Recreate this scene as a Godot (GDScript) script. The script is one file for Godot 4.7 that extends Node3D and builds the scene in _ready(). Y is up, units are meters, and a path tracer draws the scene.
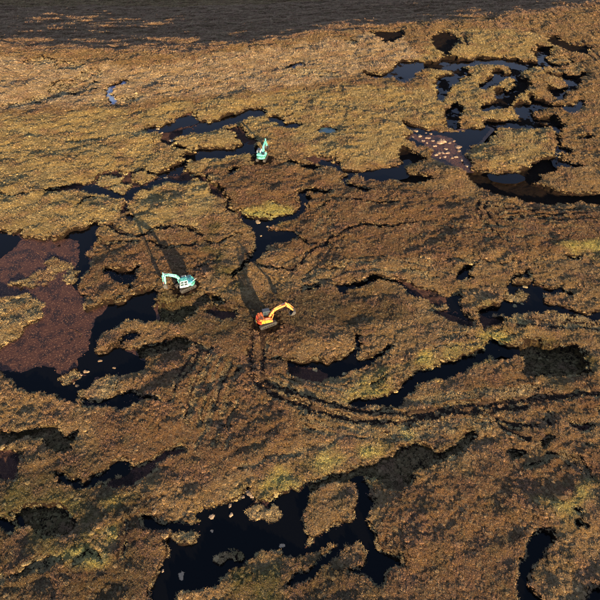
extends Node3D
# Aerial view over a peat bog at low sun: pools, hags, tussocks and three excavators.

const CAM_H := 61.0
const PITCH := 42.0
const FOV := 53.0
const RELIEF := 0.76          # height of the banks: 1.0 in the survey below is this many metres
const WATER_Y := -0.9 * RELIEF
const MAZE_DROP := 0.5         # the gullies among the far hags lie this much lower
const MAP_N := 2048
const MAP_W := 300.0          # the survey map covers x -150..150, d 0..300 (d = -z)

var hmap: PackedFloat32Array
var cmap: PackedFloat32Array
var hsoft: PackedFloat32Array  # the same cuts, wide and soft: the sag of the ground towards them
const SOFT_N := 256
var wmap: PackedByteArray     # where water stands
var gmap: PackedByteArray     # gullies with bare peat floors
var rmap: PackedByteArray     # where machines have driven, plus the painted step shadows
const CM_N := 1024
var n_warp := FastNoiseLite.new()
var n_warp2 := FastNoiseLite.new()
var n_big := FastNoiseLite.new()
var n_mid := FastNoiseLite.new()
var n_fine := FastNoiseLite.new()
var n_mud := FastNoiseLite.new()
var n_col := FastNoiseLite.new()
var n_lawn := FastNoiseLite.new()
var n_row := FastNoiseLite.new()
var pads: Array = []          # flat stands under the machines: [x, d, height]
var rng := RandomNumberGenerator.new()
var mats := {}

func _ready() -> void:
	# ---- camera
	var cam := Camera3D.new()
	cam.name = "camera"
	cam.fov = FOV
	cam.near = 0.5
	cam.far = 2000.0
	cam.position = Vector3(0, CAM_H, 0)
	cam.rotation_degrees = Vector3(-PITCH, 0, 0)
	add_child(cam)
	cam.current = true
	# ---- sky and exposure
	var env := Environment.new()
	env.background_mode = Environment.BG_SKY
	var sm := ProceduralSkyMaterial.new()
	sm.sky_top_color = Color(0.25, 0.31, 0.42)
	sm.sky_horizon_color = Color(0.70, 0.71, 0.73)
	sm.sky_curve = 0.12
	sm.ground_bottom_color = Color(0.16, 0.12, 0.08)
	sm.ground_horizon_color = Color(0.40, 0.36, 0.32)
	sm.sky_energy_multiplier = 1.08
	sm.sun_angle_max = 0.0
	var sky := Sky.new()
	sky.sky_material = sm
	env.sky = sky
	env.tonemap_mode = Environment.TONE_MAPPER_LINEAR
	env.tonemap_exposure = 4.6
	env.sdfgi_enabled = true
	env.ssao_enabled = true
	env.ssil_enabled = true
	var we := WorldEnvironment.new()
	we.name = "world_environment"
	we.environment = env
	add_child(we)
	# ---- the low sun, behind the camera and to its right
	var sun := DirectionalLight3D.new()
	sun.name = "sun"
	sun.light_energy = 1.6
	sun.light_color = Color(1.0, 0.89, 0.72)
	sun.light_angular_distance = 0.5
	sun.shadow_enabled = true
	var el := deg_to_rad(8.9)
	var az := deg_to_rad(24.0)
	var to_sun := Vector3(sin(az) * cos(el), sin(el), cos(az) * cos(el))
	add_child(sun)
	sun.look_at_from_position(to_sun * 100.0, Vector3.ZERO, Vector3.UP)

	setup_noise()
	make_materials()
	survey()
	build_maps()
	build_pools()
	build_terrain()
	build_tussocks()
	build_moss_scraps()
	build_pool_tussocks()
	build_excavators()

# ------------------------------------------------------------------ helpers

func setup_noise() -> void:
	rng.seed = 7
	var specs := [[n_warp, 0.24, 11, 3], [n_warp2, 0.24, 23, 3], [n_big, 0.05, 5, 2], [n_mid, 0.26, 9, 3], [n_fine, 1.3, 31, 3], [n_mud, 0.9, 41, 4], [n_col, 0.16, 77, 3], [n_lawn, 0.10, 91, 3], [n_row, 0.45, 63, 2]]
	for s in specs:
		var n: FastNoiseLite = s[0]
		n.noise_type = FastNoiseLite.TYPE_SIMPLEX_SMOOTH
		n.frequency = s[1]
		n.seed = s[2]
		n.fractal_octaves = s[3]

# a pixel of the photograph to a point of the ground plane at height y: Vector2(x, d)
func ground_at(px: float, py: float, y := -0.4) -> Vector2:
	var f := 300.0 / tan(deg_to_rad(FOV * 0.5))
	var u := (px - 300.0) / f
	var v := (py - 300.0) / f
	var s := sin(deg_to_rad(PITCH))
	var c := cos(deg_to_rad(PITCH))
	var dy := -s - v * c
	var dd := c - v * s
	var t := (CAM_H - y) / -dy
	return Vector2(u * t, dd * t)

func poly_at(a: Array, y := -0.4) -> PackedVector2Array:
	var r := PackedVector2Array()
	for i in range(0, a.size(), 2):
		r.append(ground_at(a[i], a[i + 1], y))
	return r

# a line of pixels to a band of the given width in metres
func band_at(a: Array, w: float) -> PackedVector2Array:
	var p := poly_at(a, 0.0)
	var l := PackedVector2Array()
	var r := PackedVector2Array()
	for i in p.size():
		var t: Vector2 = (p[mini(i + 1, p.size() - 1)] - p[maxi(i - 1, 0)]).normalized()
		var n := Vector2(-t.y, t.x) * w * 0.5
		l.append(p[i] + n)
		r.append(p[i] - n)
	r.reverse()
	l.append_array(r)
	return l

func fill(img: Image, poly: PackedVector2Array, col: Color) -> void:
	var n := img.get_width()
	var k := float(n) / MAP_W
	var pts := PackedVector2Array()
	var lo := 1e9
	var hi := -1e9
	for p in poly:
		var q := Vector2((p.x + MAP_W * 0.5) * k, p.y * k)
		pts.append(q)
		lo = minf(lo, q.y)
		hi = maxf(hi, q.y)
	for y in range(maxi(0, int(lo)), mini(n - 1, int(hi) + 1) + 1):
		var yc := y + 0.5
		var xs: Array = []
		for i in pts.size():
			var a := pts[i]
			var b := pts[(i + 1) % pts.size()]
			if (a.y <= yc) != (b.y <= yc):
				xs.append(a.x + (yc - a.y) / (b.y - a.y) * (b.x - a.x))
		xs.sort()
		for i in range(0, xs.size() - 1, 2):
			var x0 := clampi(roundi(xs[i]), 0, n)
			var x1 := clampi(roundi(xs[i + 1]), 0, n)
			if x1 > x0:
				img.fill_rect(Rect2i(x0, y, x1 - x0, 1), col)

func crest(x: float) -> float:
	return clampf(172.0 + (x + 30.0) * 0.305, 171.0, 222.0)

func hm(x: float, d: float) -> float:
	var k := float(MAP_N) / MAP_W
	var fx := clampf((x + MAP_W * 0.5) * k - 0.5, 0.0, MAP_N - 1.01)
	var fy := clampf(d * k - 0.5, 0.0, MAP_N - 1.01)
	var ix := int(fx)
	var iy := int(fy)
	var tx := fx - ix
	var ty := fy - iy
	var o := iy * MAP_N + ix
	var a := hmap[o] + (hmap[o + 1] - hmap[o]) * tx
	var b := hmap[o + MAP_N] + (hmap[o + MAP_N + 1] - hmap[o + MAP_N]) * tx
	return a + (b - a) * ty

# depth of the cut at a place, edges made ragged
func depth_at(x: float, d: float) -> float:
	var k := clampf(d / 80.0, 0.6, 1.0)
	var wx := n_warp.get_noise_2d(x, d) * 1.1 * k
	var wd := n_warp2.get_noise_2d(x, d) * 1.25 * k
	return hm(x + wx, d + wd)

func height_at(x: float, d: float, dep: float) -> float:
	var land := 1.0 - smoothstep(0.35, 0.85, dep / RELIEF)
	var y := -dep - sag(x, d) * (0.60 + 0.30 * n_warp.get_noise_2d(x * 0.4, d * 0.4)) * land
	var big := n_big.get_noise_2d(x, d)
	# beyond the crest the moor falls away, even and smooth
	var e := d - crest(x) - n_big.get_noise_2d(x * 0.6, d * 0.6) * 9.0 - n_mid.get_noise_2d(x * 0.3, d * 0.3) * 6.0
	var rough := (1.0 - 0.72 * smoothstep(2.0, 16.0, e)) * lerpf(1.15, 0.5, smoothstep(-0.2, 0.3, n_lawn.get_noise_2d(x * 0.7, d * 0.7)))
	y += (big * 0.6 + n_mid.get_noise_2d(x, d) * 0.26 + n_row.get_noise_2d(x * 0.24 + d * 0.10, d * 0.9 - x * 0.36) * 0.13) * (0.15 + 0.85 * land) * rough
	y += n_fine.get_noise_2d(x, d) * 0.115 * (0.3 + 0.7 * land) * rough
	if land < 0.99:
		y += (n_mud.get_noise_2d(x, d) * 0.05 + n_lawn.get_noise_2d(x * 1.6, d * 1.6) * 0.13) * (1.0 - land)
	for p in pads:
		var q := Vector2(x - p[0], d - p[1]).length()
		if q < 5.0:
			y = lerpf(p[2] + n_fine.get_noise_2d(x, d) * 0.10, y, smoothstep(2.2, 5.0, q))
	var fall := d - crest(x) - n_big.get_noise_2d(x * 0.3, d * 0.3) * 5.0 - n_mid.get_noise_2d(x * 0.25, d * 0.5) * 4.0
	if fall > 0.0:
		var e1 := minf(fall, 130.0)
		y -= 0.178 * e1 * e1 / (e1 + 5.0) + maxf(0.0, fall - 130.0) * 0.05
	return y

func sag(x: float, d: float) -> float:
	var k := float(SOFT_N) / MAP_W
	var fx := clampf((x + MAP_W * 0.5) * k - 0.5, 0.0, SOFT_N - 1.01)
	var fy := clampf(d * k - 0.5, 0.0, SOFT_N - 1.01)
	var ix := int(fx)
	var iy := int(fy)
	var o := iy * SOFT_N + ix
	return lerpf(lerpf(hsoft[o], hsoft[o + 1], fx - ix), lerpf(hsoft[o + SOFT_N], hsoft[o + SOFT_N + 1], fx - ix), fy - iy)

func wet(x: float, d: float) -> bool:
	var k := float(MAP_N) / MAP_W
	var ix := clampi(int((x + MAP_W * 0.5) * k), 0, MAP_N - 1)
	var iy := clampi(int(d * k), 0, MAP_N - 1)
	return wmap[iy * MAP_N + ix] > 100

func rutted(x: float, d: float) -> bool:
	var k := float(MAP_N) / MAP_W
	var ix := clampi(int((x + MAP_W * 0.5) * k), 0, MAP_N - 1)
	var iy := clampi(int(d * k), 0, MAP_N - 1)
	return rmap[iy * MAP_N + ix] > 100

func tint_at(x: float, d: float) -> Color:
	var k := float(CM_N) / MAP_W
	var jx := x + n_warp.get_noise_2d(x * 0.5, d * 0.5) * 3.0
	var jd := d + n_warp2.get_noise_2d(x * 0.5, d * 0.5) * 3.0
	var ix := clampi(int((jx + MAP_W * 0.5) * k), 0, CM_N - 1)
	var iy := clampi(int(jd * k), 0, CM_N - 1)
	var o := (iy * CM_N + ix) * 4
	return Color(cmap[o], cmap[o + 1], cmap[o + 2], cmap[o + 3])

func tag(o: Node, label: String, category: String, group := "") -> void:
	o.set_meta("label", label)
	o.set_meta("category", category)
	if group != "":
		o.set_meta("group", group)

func mat(called: String, lin: Color, rough: float, metal := 0.0) -> StandardMaterial3D:
	var m := StandardMaterial3D.new()
	m.resource_name = called
	m.albedo_color = lin.linear_to_srgb()
	m.roughness = rough
	m.metallic = metal
	m.cull_mode = BaseMaterial3D.CULL_DISABLED
	mats[called] = m
	return m

func make_materials() -> void:
	var g := mat("bog ground", Color(1, 1, 1), 1.0)
	g.vertex_color_use_as_albedo = true
	g.metallic_specular = 0.15
	# fine litter: short stems and moss heads, in colour and in relief
	var fn := FastNoiseLite.new()
	fn.seed = 12
	fn.noise_type = FastNoiseLite.TYPE_SIMPLEX
	fn.frequency = 0.06
	fn.fractal_octaves = 4
	fn.fractal_gain = 0.7
	var grain := fn.get_seamless_image(512, 512)
	var relief: Image = grain.duplicate()
	grain.convert(Image.FORMAT_RGB8)
	for y in 512:
		for x in 512:
			var q := 0.62 + 0.55 * (grain.get_pixel(x, y).r - 0.25)
			grain.set_pixel(x, y, Color(minf(q * 1.02, 1.0), minf(q, 1.0), minf(q * 0.96, 1.0)))
	g.albedo_texture = ImageTexture.create_from_image(grain)
	relief.convert(Image.FORMAT_RGBA8)
	relief.bump_map_to_normal_map(14.0)
	g.normal_enabled = true
	g.normal_texture = ImageTexture.create_from_image(relief)
	g.uv1_triplanar = true
	g.uv1_world_triplanar = true
	g.uv1_scale = Vector3.ONE * 0.16
	var t := mat("tussock grass", Color(1, 1, 1), 1.0)
	t.vertex_color_use_as_albedo = true
	t.metallic_specular = 0.1
	mat("peat water", Color(0.002, 0.002, 0.002), 0.03).metallic_specular = 0.21
	# murky shallows: red peat and bog moss just under the surface
	var mw := mat("muddy water", Color(1, 1, 1), 0.3)
	mw.metallic_specular = 0.2
	var mn := FastNoiseLite.new()
	mn.seed = 21
	mn.frequency = 0.012
	mn.fractal_octaves = 6
	mn.fractal_gain = 0.62
	var base := mn.get_seamless_image(512, 512)
	mn.seed = 22
	mn.frequency = 0.09
	mn.fractal_octaves = 2
	var bits := mn.get_seamless_image(512, 512)
	var mi := Image.create(512, 512, false, Image.FORMAT_RGB8)
	for y in 512:
		for x in 512:
			var c := Color(0.026, 0.016, 0.014).lerp(Color(0.066, 0.030, 0.019), smoothstep(0.25, 0.6, base.get_pixel(x, y).r))
			c = c.lerp(Color(0.16, 0.075, 0.04), smoothstep(0.60, 0.80, bits.get_pixel(x, y).r))
			mi.set_pixel(x, y, c.linear_to_srgb())
	mw.albedo_texture = ImageTexture.create_from_image(mi)
	mw.uv1_triplanar = true
	mw.uv1_world_triplanar = true
	mw.uv1_scale = Vector3.ONE * 0.055
	mat("green pool water", Color(0.06, 0.125, 0.10), 0.15)
	mat("stream water", Color(0.15, 0.20, 0.29), 0.1)

# ------------------------------------------------------------------ the survey: outlines read off the photograph, in its pixels

var cuts: Array = []      # [depth, outline]; later ones overwrite earlier ones
var ruts: Array = []      # [depth, width in metres, line]
var islands: Array = []   # [depth, outline]
var pool_water: Array = []   # [kind, outline]
var zones: Array = []     # [colour (linear), density, outline]

const TAN := Color(0.25, 0.155, 0.068)
const YEL := Color(0.34, 0.24, 0.095)
const RED := Color(0.18, 0.101, 0.047)
const DUSK := Color(0.112, 0.072, 0.035)  # dark ground; along the bottom, shade is put into this colour
const LIME := Color(0.40, 0.32, 0.085)
const HEATH := Color(0.26, 0.158, 0.085)
const MOSS_AND_SHADE := Color(0.12, 0.095, 0.035)  # bog moss; in places it paints shade instead
const PALE := Color(0.39, 0.268, 0.138)

func cut(depth: float, a: Array) -> void:
	cuts.append([depth, a])

func water(a: Array, kind := "peat water", depth := 1.35) -> void:
	cuts.append([depth, a, 1])
	pool_water.append([kind, a, 0.0])

# murky red shallows, and the open dark water within them
func shallows(a: Array) -> void:
	cuts.append([1.05, a, 1])
	pool_water.append(["muddy water", a, 0.008])

func open_water(a: Array) -> void:
	cuts.append([1.35, a, 1])
	pool_water.append(["peat water", a, 0.0, 1])

# a gully with a bare peat floor
func gully_cut(depth: float, a: Array) -> void:
	cuts.append([depth, a, 2])
	pool_water.append(["peat water", a, 0.0])

# a dry bare hollow
func bare_cut(depth: float, a: Array) -> void:
	cuts.append([depth, a, 2])

func maze_cut(a: Array) -> void:
	cuts.append([0.91 + MAZE_DROP / RELIEF, a, 2])
	pool_water.append(["peat water", a, MAZE_DROP])

func island(a: Array, depth := 0.1) -> void:
	islands.append([depth, a])

func rut(w: float, depth: float, a: Array) -> void:
	ruts.append([depth, w, a, true])

# a natural crease, still grown over
func crease(w: float, depth: float, a: Array) -> void:
	ruts.append([depth, w, a, false])

func zone(c: Color, density: float, a: Array) -> void:
	zones.append([c, density, a])

func survey() -> void:
	# the wide pool on the left: first its red mud, then its open water and a painted bank shadow
	shallows([-40,228, 0,232, 15,234, 22,231, 25,237, 35,238, 45,236, 55,239, 63,236, 70,230, 80,229, 88,226, 95,221, 97,226, 94,230, 97,238, 92,245, 84,251, 84,256, 91,256, 89,263, 89,272, 82,279, 77,286, 77,292, 84,296, 82,304, 86,309, 92,305, 103,303, 113,304, 120,300, 131,296, 136,291, 144,290, 152,287, 157,286, 158,290, 154,298, 151,310, 154,318, 146,325, 130,321, 118,327, 106,334, 97,343, 93,351, 103,350, 112,346, 119,346, 126,352, 132,354, 130,362, 146,362, 143,370, 132,373, 122,376, 114,369, 104,375, 92,384, 80,392, 76,382, 72,384, 76,392, 75,404, 68,401, 58,394, 44,393, 30,393, 18,388, 8,378, 0,370, -40,366])
	open_water([-40,228, 0,231, 15,234, 20,239, 10,248, 0,256, -40,262])
	open_water([63,236, 70,230, 80,229, 96,221, 98,227, 94,230, 97,238, 84,252, 89,263, 89,272, 77,287, 74,285, 74,270, 80,262, 81,250, 79,238, 70,237])
	open_water([157,285, 152,305, 155,320, 130,321, 118,326, 106,333, 97,343, 93,351, 104,350, 119,346, 132,354, 146,362, 142,370, 122,376, 104,375, 95,374, 85,372, 76,368, 80,358, 90,350, 92,340, 93,328, 97,318, 103,312, 110,304, 120,300, 135,292])
	open_water([4,371, 20,373, 30,369, 42,367, 50,368, 56,374, 66,374, 72,380, 78,376, 92,376, 90,384, 80,392, 76,402, 68,401, 58,394, 30,393, 14,385])  # this dark sheet also stands for the near bank's shadow on the mud
	water([101,272, 106,268, 118,267, 130,268, 138,266, 138,278, 135,284, 133,290, 129,292, 128,286, 122,287, 118,283, 111,281, 112,277, 106,277], "peat water", 1.0)
	gully_cut(1.0, [75,392, 90,398, 100,401, 116,391, 122,391, 135,392, 150,398, 165,406, 140,403, 120,408, 100,409, 82,404])
	island([14,283, 20,279, 30,275, 43,271, 47,264, 53,257, 58,256, 65,262, 75,265, 76,271, 72,280, 66,281, 60,278, 56,272, 48,279, 40,283, 28,285, 18,286], 0.25)
	island([-30,304, 0,300, 6,297, 12,295, 22,295, 29,296, 31,301, 42,303, 45,305, 40,313, 30,321, 20,329, 10,339, 0,346, -30,360], 0.15)
	island([65,335, 68,331, 75,331, 77,335, 73,339, 67,339], 0.45)
	island([78,393, 85,388, 95,386, 103,377, 110,373, 117,373, 116,382, 111,392, 104,398, 98,399, 90,396, 82,396], 0.2)
	island([62,377, 65,373, 69,374, 71,377, 67,379], 0.5)
	island([70,372, 73,370, 76,370, 75,374, 71,374], 0.5)
	# ridges and hollows beside the green machine
	gully_cut(1.0, [119,335, 128,331, 140,330, 138,335, 128,340, 121,345])
	cut(1.4, [126,349, 136,349, 146,345, 155,340, 168,339, 182,335, 188,340, 190,346, 182,350, 175,352, 160,352, 150,355, 140,362, 132,356, 124,352])
	cut(1.1, [155,301, 160,304, 170,301, 176,303, 185,298, 192,292, 200,295, 210,297, 222,299, 226,303, 212,306, 200,307, 195,311, 192,318, 185,322, 170,321, 158,321, 152,316])
	cut(0.8, [238,320, 228,322, 215,318, 204,312, 212,306, 228,309, 240,312])
	# the channel between the machines
	cut(0.89, [200,176, 207,177, 213,184, 221,192, 230,203, 234,211, 244,215, 253,219, 252,226, 245,223, 233,214, 226,203, 216,193, 205,181])
	water([250,218, 262,219, 275,218, 280,222, 268,225, 264,230, 275,229, 282,231, 290,228, 293,232, 300,237, 295,239, 285,241, 272,241, 270,247, 262,254, 255,260, 248,268, 240,275, 232,280, 230,277, 240,267, 250,255, 254,244, 254,235, 252,228])
	water([240,213, 252,218, 252,224, 246,221])
	gully_cut(1.0, [267,214, 280,217, 292,212, 299,208, 299,198, 302,190, 310,189, 320,190, 332,192, 330,195, 320,194, 308,194, 307,203, 306,210, 300,215, 290,219, 275,221])
	cut(0.75, [202,239, 210,243, 222,242, 232,238, 240,234, 241,237, 230,241, 220,245, 208,246])
	rut(0.55, 0.7, [292,232, 300,238, 310,241, 323,241, 338,236, 350,229, 360,225, 374,224, 388,226, 404,223, 414,220])
	rut(0.5, 0.6, [258,266, 276,268, 292,266, 301,260, 307,252, 320,245, 328,241])
	rut(0.6, 0.6, [318,207, 332,200, 346,198, 356,199, 370,201, 380,203, 398,202])
	crease(0.45, 0.4, [268,202, 276,203, 285,204])
	water([300,286, 308,287, 316,284, 322,286, 314,290, 306,291], "peat water", 1.15)
	water([333,287, 334,282, 342,283, 350,283, 360,280, 375,277, 385,276, 395,280, 405,285, 415,292, 421,296, 412,295, 400,289, 390,283, 378,282, 362,288, 350,290, 340,292], "peat water", 1.15)
	cut(0.87, [388,275, 400,278, 412,282, 425,288, 435,292, 445,297, 452,300, 450,305, 440,305, 430,303, 420,296, 408,289, 400,284])
	water([451,297, 456,292, 459,297, 458,305, 466,312, 470,316, 460,312, 448,308], "peat water", 1.2)
	cut(0.85, [430,304, 445,308, 460,312, 470,318, 477,325, 478,328, 465,326, 450,321, 438,316, 432,310])
	water([455,278, 463,269, 470,266, 475,267, 469,275, 470,280, 462,281, 456,280], "peat water", 1.2)
	# the forked pool and the long pool below it
	cut(0.88, [283,362, 312,366, 330,372, 331,380, 318,382, 305,380, 292,377, 284,370])
	water([268,358, 280,357, 292,361, 310,361, 320,359, 330,361, 340,358, 348,355, 352,350, 357,342, 359,335, 363,337, 361,345, 356,351, 355,356, 360,358, 370,355, 380,351, 390,347, 393,350, 388,355, 375,361, 362,367, 350,372, 340,374, 334,379, 327,378, 330,373, 322,369, 312,366, 300,364, 285,363])
	water([347,405, 352,398, 375,397, 388,394, 395,388, 405,381, 412,374, 424,369, 438,368, 440,362, 458,361, 468,356, 486,350, 490,354, 484,361, 468,370, 458,372, 453,377, 444,381, 432,380, 422,387, 412,396, 400,406, 388,407, 370,404])
	water([486,342, 490,340, 498,341, 503,343, 510,346, 513,345, 514,351, 508,352, 500,349, 492,353, 487,351])
	cut(1.75, [488,353, 500,350, 515,348, 522,345, 530,342, 540,342, 550,345, 562,347, 575,347, 577,348, 584,353, 580,359, 588,363, 583,369, 590,374, 577,377, 565,376, 550,375, 535,376, 524,375, 522,366, 522,360, 515,358, 505,359, 490,361])
	# the pool on the right
	water([476,311, 490,309, 500,303, 505,293, 507,285, 510,279, 516,277, 524,273, 529,272, 528,276, 520,279, 513,282, 520,285, 528,284, 528,278, 533,279, 533,284, 542,286, 560,288, 564,291, 575,292, 573,295, 560,294, 545,294, 541,299, 550,303, 560,303, 570,308, 585,314, 600,312, 640,310, 640,318, 600,319, 585,317, 570,314, 555,313, 545,313, 535,314, 522,316, 512,319, 503,317, 495,314, 485,314])
	island([504,298, 508,292, 515,293, 522,291, 530,292, 528,298, 522,299, 512,300], 0.3)
	cut(0.9, [478,313, 490,314, 500,318, 504,323, 500,326, 490,329, 486,331, 480,324])
	cut(0.35, [505,321, 520,317, 545,314, 570,315, 600,319, 640,320, 640,334, 600,331, 580,330, 545,330, 520,326])
	water([561,257, 570,258, 580,257, 584,256, 580,262, 572,262, 565,260], "peat water", 1.1)
	# lower left
	cut(1.3, [-30,428, 0,430, 10,431, 14,433, 20,431, 32,432, 44,428, 50,424, 60,424, 64,430, 70,433, 78,431, 77,436, 72,440, 72,447, 65,450, 55,451, 45,448, 40,440, 30,438, 20,440, 10,443, 0,446, -30,448])
	cut(0.9, [-30,450, 0,449, 10,447, 20,452, 23,460, 22,470, 18,477, 8,480, 0,481, -30,483])
	water([53,473, 57,470, 63,476, 72,480, 80,481, 88,482, 90,477, 100,475, 107,471, 111,465, 116,459, 120,458, 125,460, 128,466, 129,473, 120,475, 115,479, 108,481, 95,483, 85,486, 72,486, 62,483, 56,479])
	cut(0.8, [129,468, 140,467, 150,461, 160,453, 172,447, 182,443, 188,448, 175,456, 160,465, 150,474, 140,481, 125,487, 110,491, 104,485, 120,477])
	cut(1.1, [16,510, 22,508, 35,505, 48,506, 60,509, 68,516, 75,524, 74,532, 65,536, 50,535, 38,533, 30,530, 20,529, 16,520])
	water([-20,514, 0,516, 8,518, 14,522, 16,530, 10,537, 4,532, 0,527, -20,526])
	cut(0.6, [8,577, 25,568, 40,561, 50,556, 57,556, 60,563, 50,571, 35,576, 20,579])
	cut(0.5, [72,563, 82,558, 92,553, 100,553, 108,560, 104,566, 92,561, 80,566])
	cut(0.5, [0,572, 6,574, 6,582, 0,584, -20,584, -20,572])
	# the black pool at the bottom
	water([141,517, 150,519, 158,521, 165,524, 170,523, 175,521, 183,521, 190,521, 196,523, 202,522, 203,516, 201,512, 207,511, 215,509, 222,506, 228,503, 233,498, 243,493, 245,486, 249,487, 248,494, 255,500, 262,501, 270,502, 276,497, 285,492, 293,488, 300,487, 302,492, 308,500, 306,508, 304,519, 304,530, 308,540, 300,547, 284,550, 272,550, 260,553, 250,557, 244,560, 245,565, 238,569, 228,574, 219,580, 222,585, 215,588, 200,588, 187,590, 180,594, 176,602, 175,640, 150,640, 155,600, 152,586, 155,577, 157,565, 163,556, 170,550, 171,545, 166,542, 172,538, 174,532, 168,531, 155,528, 145,527], "peat water", 1.6)
	water([355,484, 361,481, 368,483, 369,487, 366,493, 371,497, 378,497, 374,505, 368,515, 367,524, 372,532, 373,541, 381,553, 392,557, 404,560, 402,566, 390,567, 386,575, 384,585, 378,589, 372,581, 365,576, 355,575, 352,569, 365,567, 367,560, 364,550, 358,542, 353,541, 345,546, 338,553, 330,561, 320,569, 308,577, 298,583, 290,589, 287,585, 295,578, 305,570, 318,563, 330,556, 338,546, 333,544, 325,546, 308,550, 298,554, 285,554, 284,549, 300,547, 312,542, 322,536, 332,529, 345,522, 353,520, 356,510, 358,500, 356,492], "peat water", 1.5)
	island([176,537, 179,532, 187,532, 192,530, 194,528, 197,530, 197,536, 195,541, 188,540, 180,540], 0.25)
	island([249,515, 250,507, 254,503, 262,505, 271,507, 277,508, 280,511, 276,515, 272,518, 264,517, 256,517, 251,518], 0.3)
	island([218,561, 222,556, 228,552, 232,549, 235,552, 240,554, 236,558, 228,559, 221,562], 0.4)
	# the shaded hollow right of it
	cut(1.0, [298,487, 310,480, 325,476, 345,472, 356,463, 362,464, 380,460, 400,450, 420,440, 430,446, 440,451, 452,446, 462,438, 466,428, 474,430, 477,436, 472,444, 462,453, 445,460, 430,467, 416,473, 411,483, 404,489, 398,494, 388,491, 376,478, 365,480, 350,484, 338,482, 322,485, 312,494, 300,500])
	island([436,449, 446,441, 456,434, 462,427, 468,423, 470,428, 462,436, 452,444, 442,450, 437,452], 0.0)
	# right bottom
	water([518,640, 518,600, 519,580, 518,565, 520,558, 526,556, 527,545, 532,533, 536,530, 545,532, 550,532, 550,540, 547,552, 546,560, 540,566, 532,571, 531,580, 533,590, 540,597, 545,604, 545,640], "peat water", 1.5)
	cut(0.9, [572,527, 575,520, 580,521, 585,526, 588,531, 578,531])
	cut(0.7, [569,508, 575,507, 581,512, 580,517, 572,513])
	cut(0.7, [596,556, 600,546, 620,545, 620,558])
	water([583,604, 588,593, 600,588, 630,586, 630,604], "peat water", 1.3)
	cut(1.1, [511,453, 516,449, 523,450, 527,453, 521,458, 514,458])
	cut(1.1, [542,441, 548,437, 556,438, 558,442, 550,446, 544,445])
	cut(0.7, [542,425, 545,413, 552,412, 555,420, 551,427])
	cut(0.7, [563,421, 570,424, 580,424, 592,425, 594,431, 588,435, 580,432, 572,428])
	cut(0.6, [592,410, 600,406, 620,406, 620,416, 600,417])
	cut(0.6, [523,466, 535,466, 542,460, 546,453, 552,453, 566,454, 580,459, 592,470, 592,482, 582,474, 572,464, 558,458, 550,460, 546,466, 536,471, 524,470])
	cut(0.7, [581,446, 588,443, 594,446, 590,450])
	# upper left gullies, and a machine shadow cut in as a hollow
	cut(0.89, [46,193, 60,188, 75,183, 90,182, 98,179, 101,173, 108,171, 118,172, 126,175, 131,170, 138,169, 143,171, 134,173, 130,177, 136,184, 142,187, 150,183, 158,182, 160,183, 150,187, 142,190, 137,194, 134,198, 130,204, 127,208, 122,214, 120,213, 126,204, 123,198, 118,195, 112,193, 104,194, 96,195, 90,193, 80,190, 70,190, 58,194])
	water([85,187, 95,185, 112,189, 120,193, 128,191, 139,187, 134,197, 127,205, 124,199, 116,196, 96,195])
	water([126,217, 130,213, 136,219, 130,221], "peat water", 1.15)
	island([99,182, 102,176, 108,174, 114,177, 121,179, 118,183, 110,184, 102,185], 0.1)
	island([112,188, 116,184, 122,184, 127,186, 128,189, 121,192, 115,191], 0.2)
	crease(0.5, 0.5, [72,207, 80,202, 88,198, 96,197])
	crease(0.8, 0.35, [0,193, 12,196, 25,194, 38,191])
	cut(0.89, [146,134, 150,127, 155,126, 160,128, 166,126, 175,122, 179,115, 190,114, 200,120, 207,124, 198,128, 188,129, 182,132, 177,138, 172,144, 165,144, 163,137, 160,132, 152,134])
	water([148,133, 152,127, 160,128, 166,126, 175,122, 180,116, 190,116, 198,120, 190,123, 180,125, 172,128, 164,130, 156,133], "peat water", 1.1)
	water([180,135, 184,130, 190,128, 194,131, 188,136, 182,138], "peat water", 1.2)
	water([196,126, 205,122, 211,124, 222,119, 229,116, 240,112, 250,109, 260,110, 266,113, 262,117, 250,118, 240,120, 232,124, 222,125, 214,130, 206,132, 198,132], "peat water", 1.2)
	water([269,117, 275,117, 283,122, 290,124, 298,122, 301,126, 293,128, 284,126, 275,123], "peat water", 1.2)
	water([170,146, 180,147, 190,148, 200,149, 215,149, 230,148, 243,146, 250,142, 256,143, 257,150, 254,157, 247,154, 240,153, 230,155, 222,159, 210,157, 200,159, 199,151, 190,150, 175,149], "peat water", 1.2)
	bare_cut(1.0, [183,153, 198,151, 200,159, 190,161, 184,161])
	cut(0.9, [142,167, 150,171, 158,171, 168,169, 176,165, 184,162, 189,164, 184,171, 188,174, 196,176, 205,181, 213,187, 220,193, 229,201, 227,204, 215,195, 205,185, 196,180, 186,181, 178,183, 168,183, 160,181, 150,183, 140,186, 140,184, 150,180, 158,176, 150,173])
	water([144,168, 150,171, 158,171, 168,169, 176,166, 184,163, 184,170, 176,173, 168,172, 160,176, 155,174], "peat water", 1.15)
	water([140,185, 150,181, 158,179, 168,180, 178,180, 186,179, 192,181, 184,183, 168,184, 158,183, 148,185], "peat water", 1.15)
	water([229,173, 232,167, 238,168, 236,174, 232,178], "peat water", 1.1)
	cut(0.9, [230,128, 240,127, 246,136, 255,139, 257,143, 244,146, 240,140])  # not a gully: the upper machine's cast shadow, cut in as a hollow
	bare_cut(1.2, [284,159, 295,161, 305,164, 312,165, 320,166, 316,170, 308,169, 300,165, 290,163])
	cut(0.8, [306,158, 315,155, 325,158, 338,162, 345,168, 338,168, 325,164, 312,163])
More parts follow.
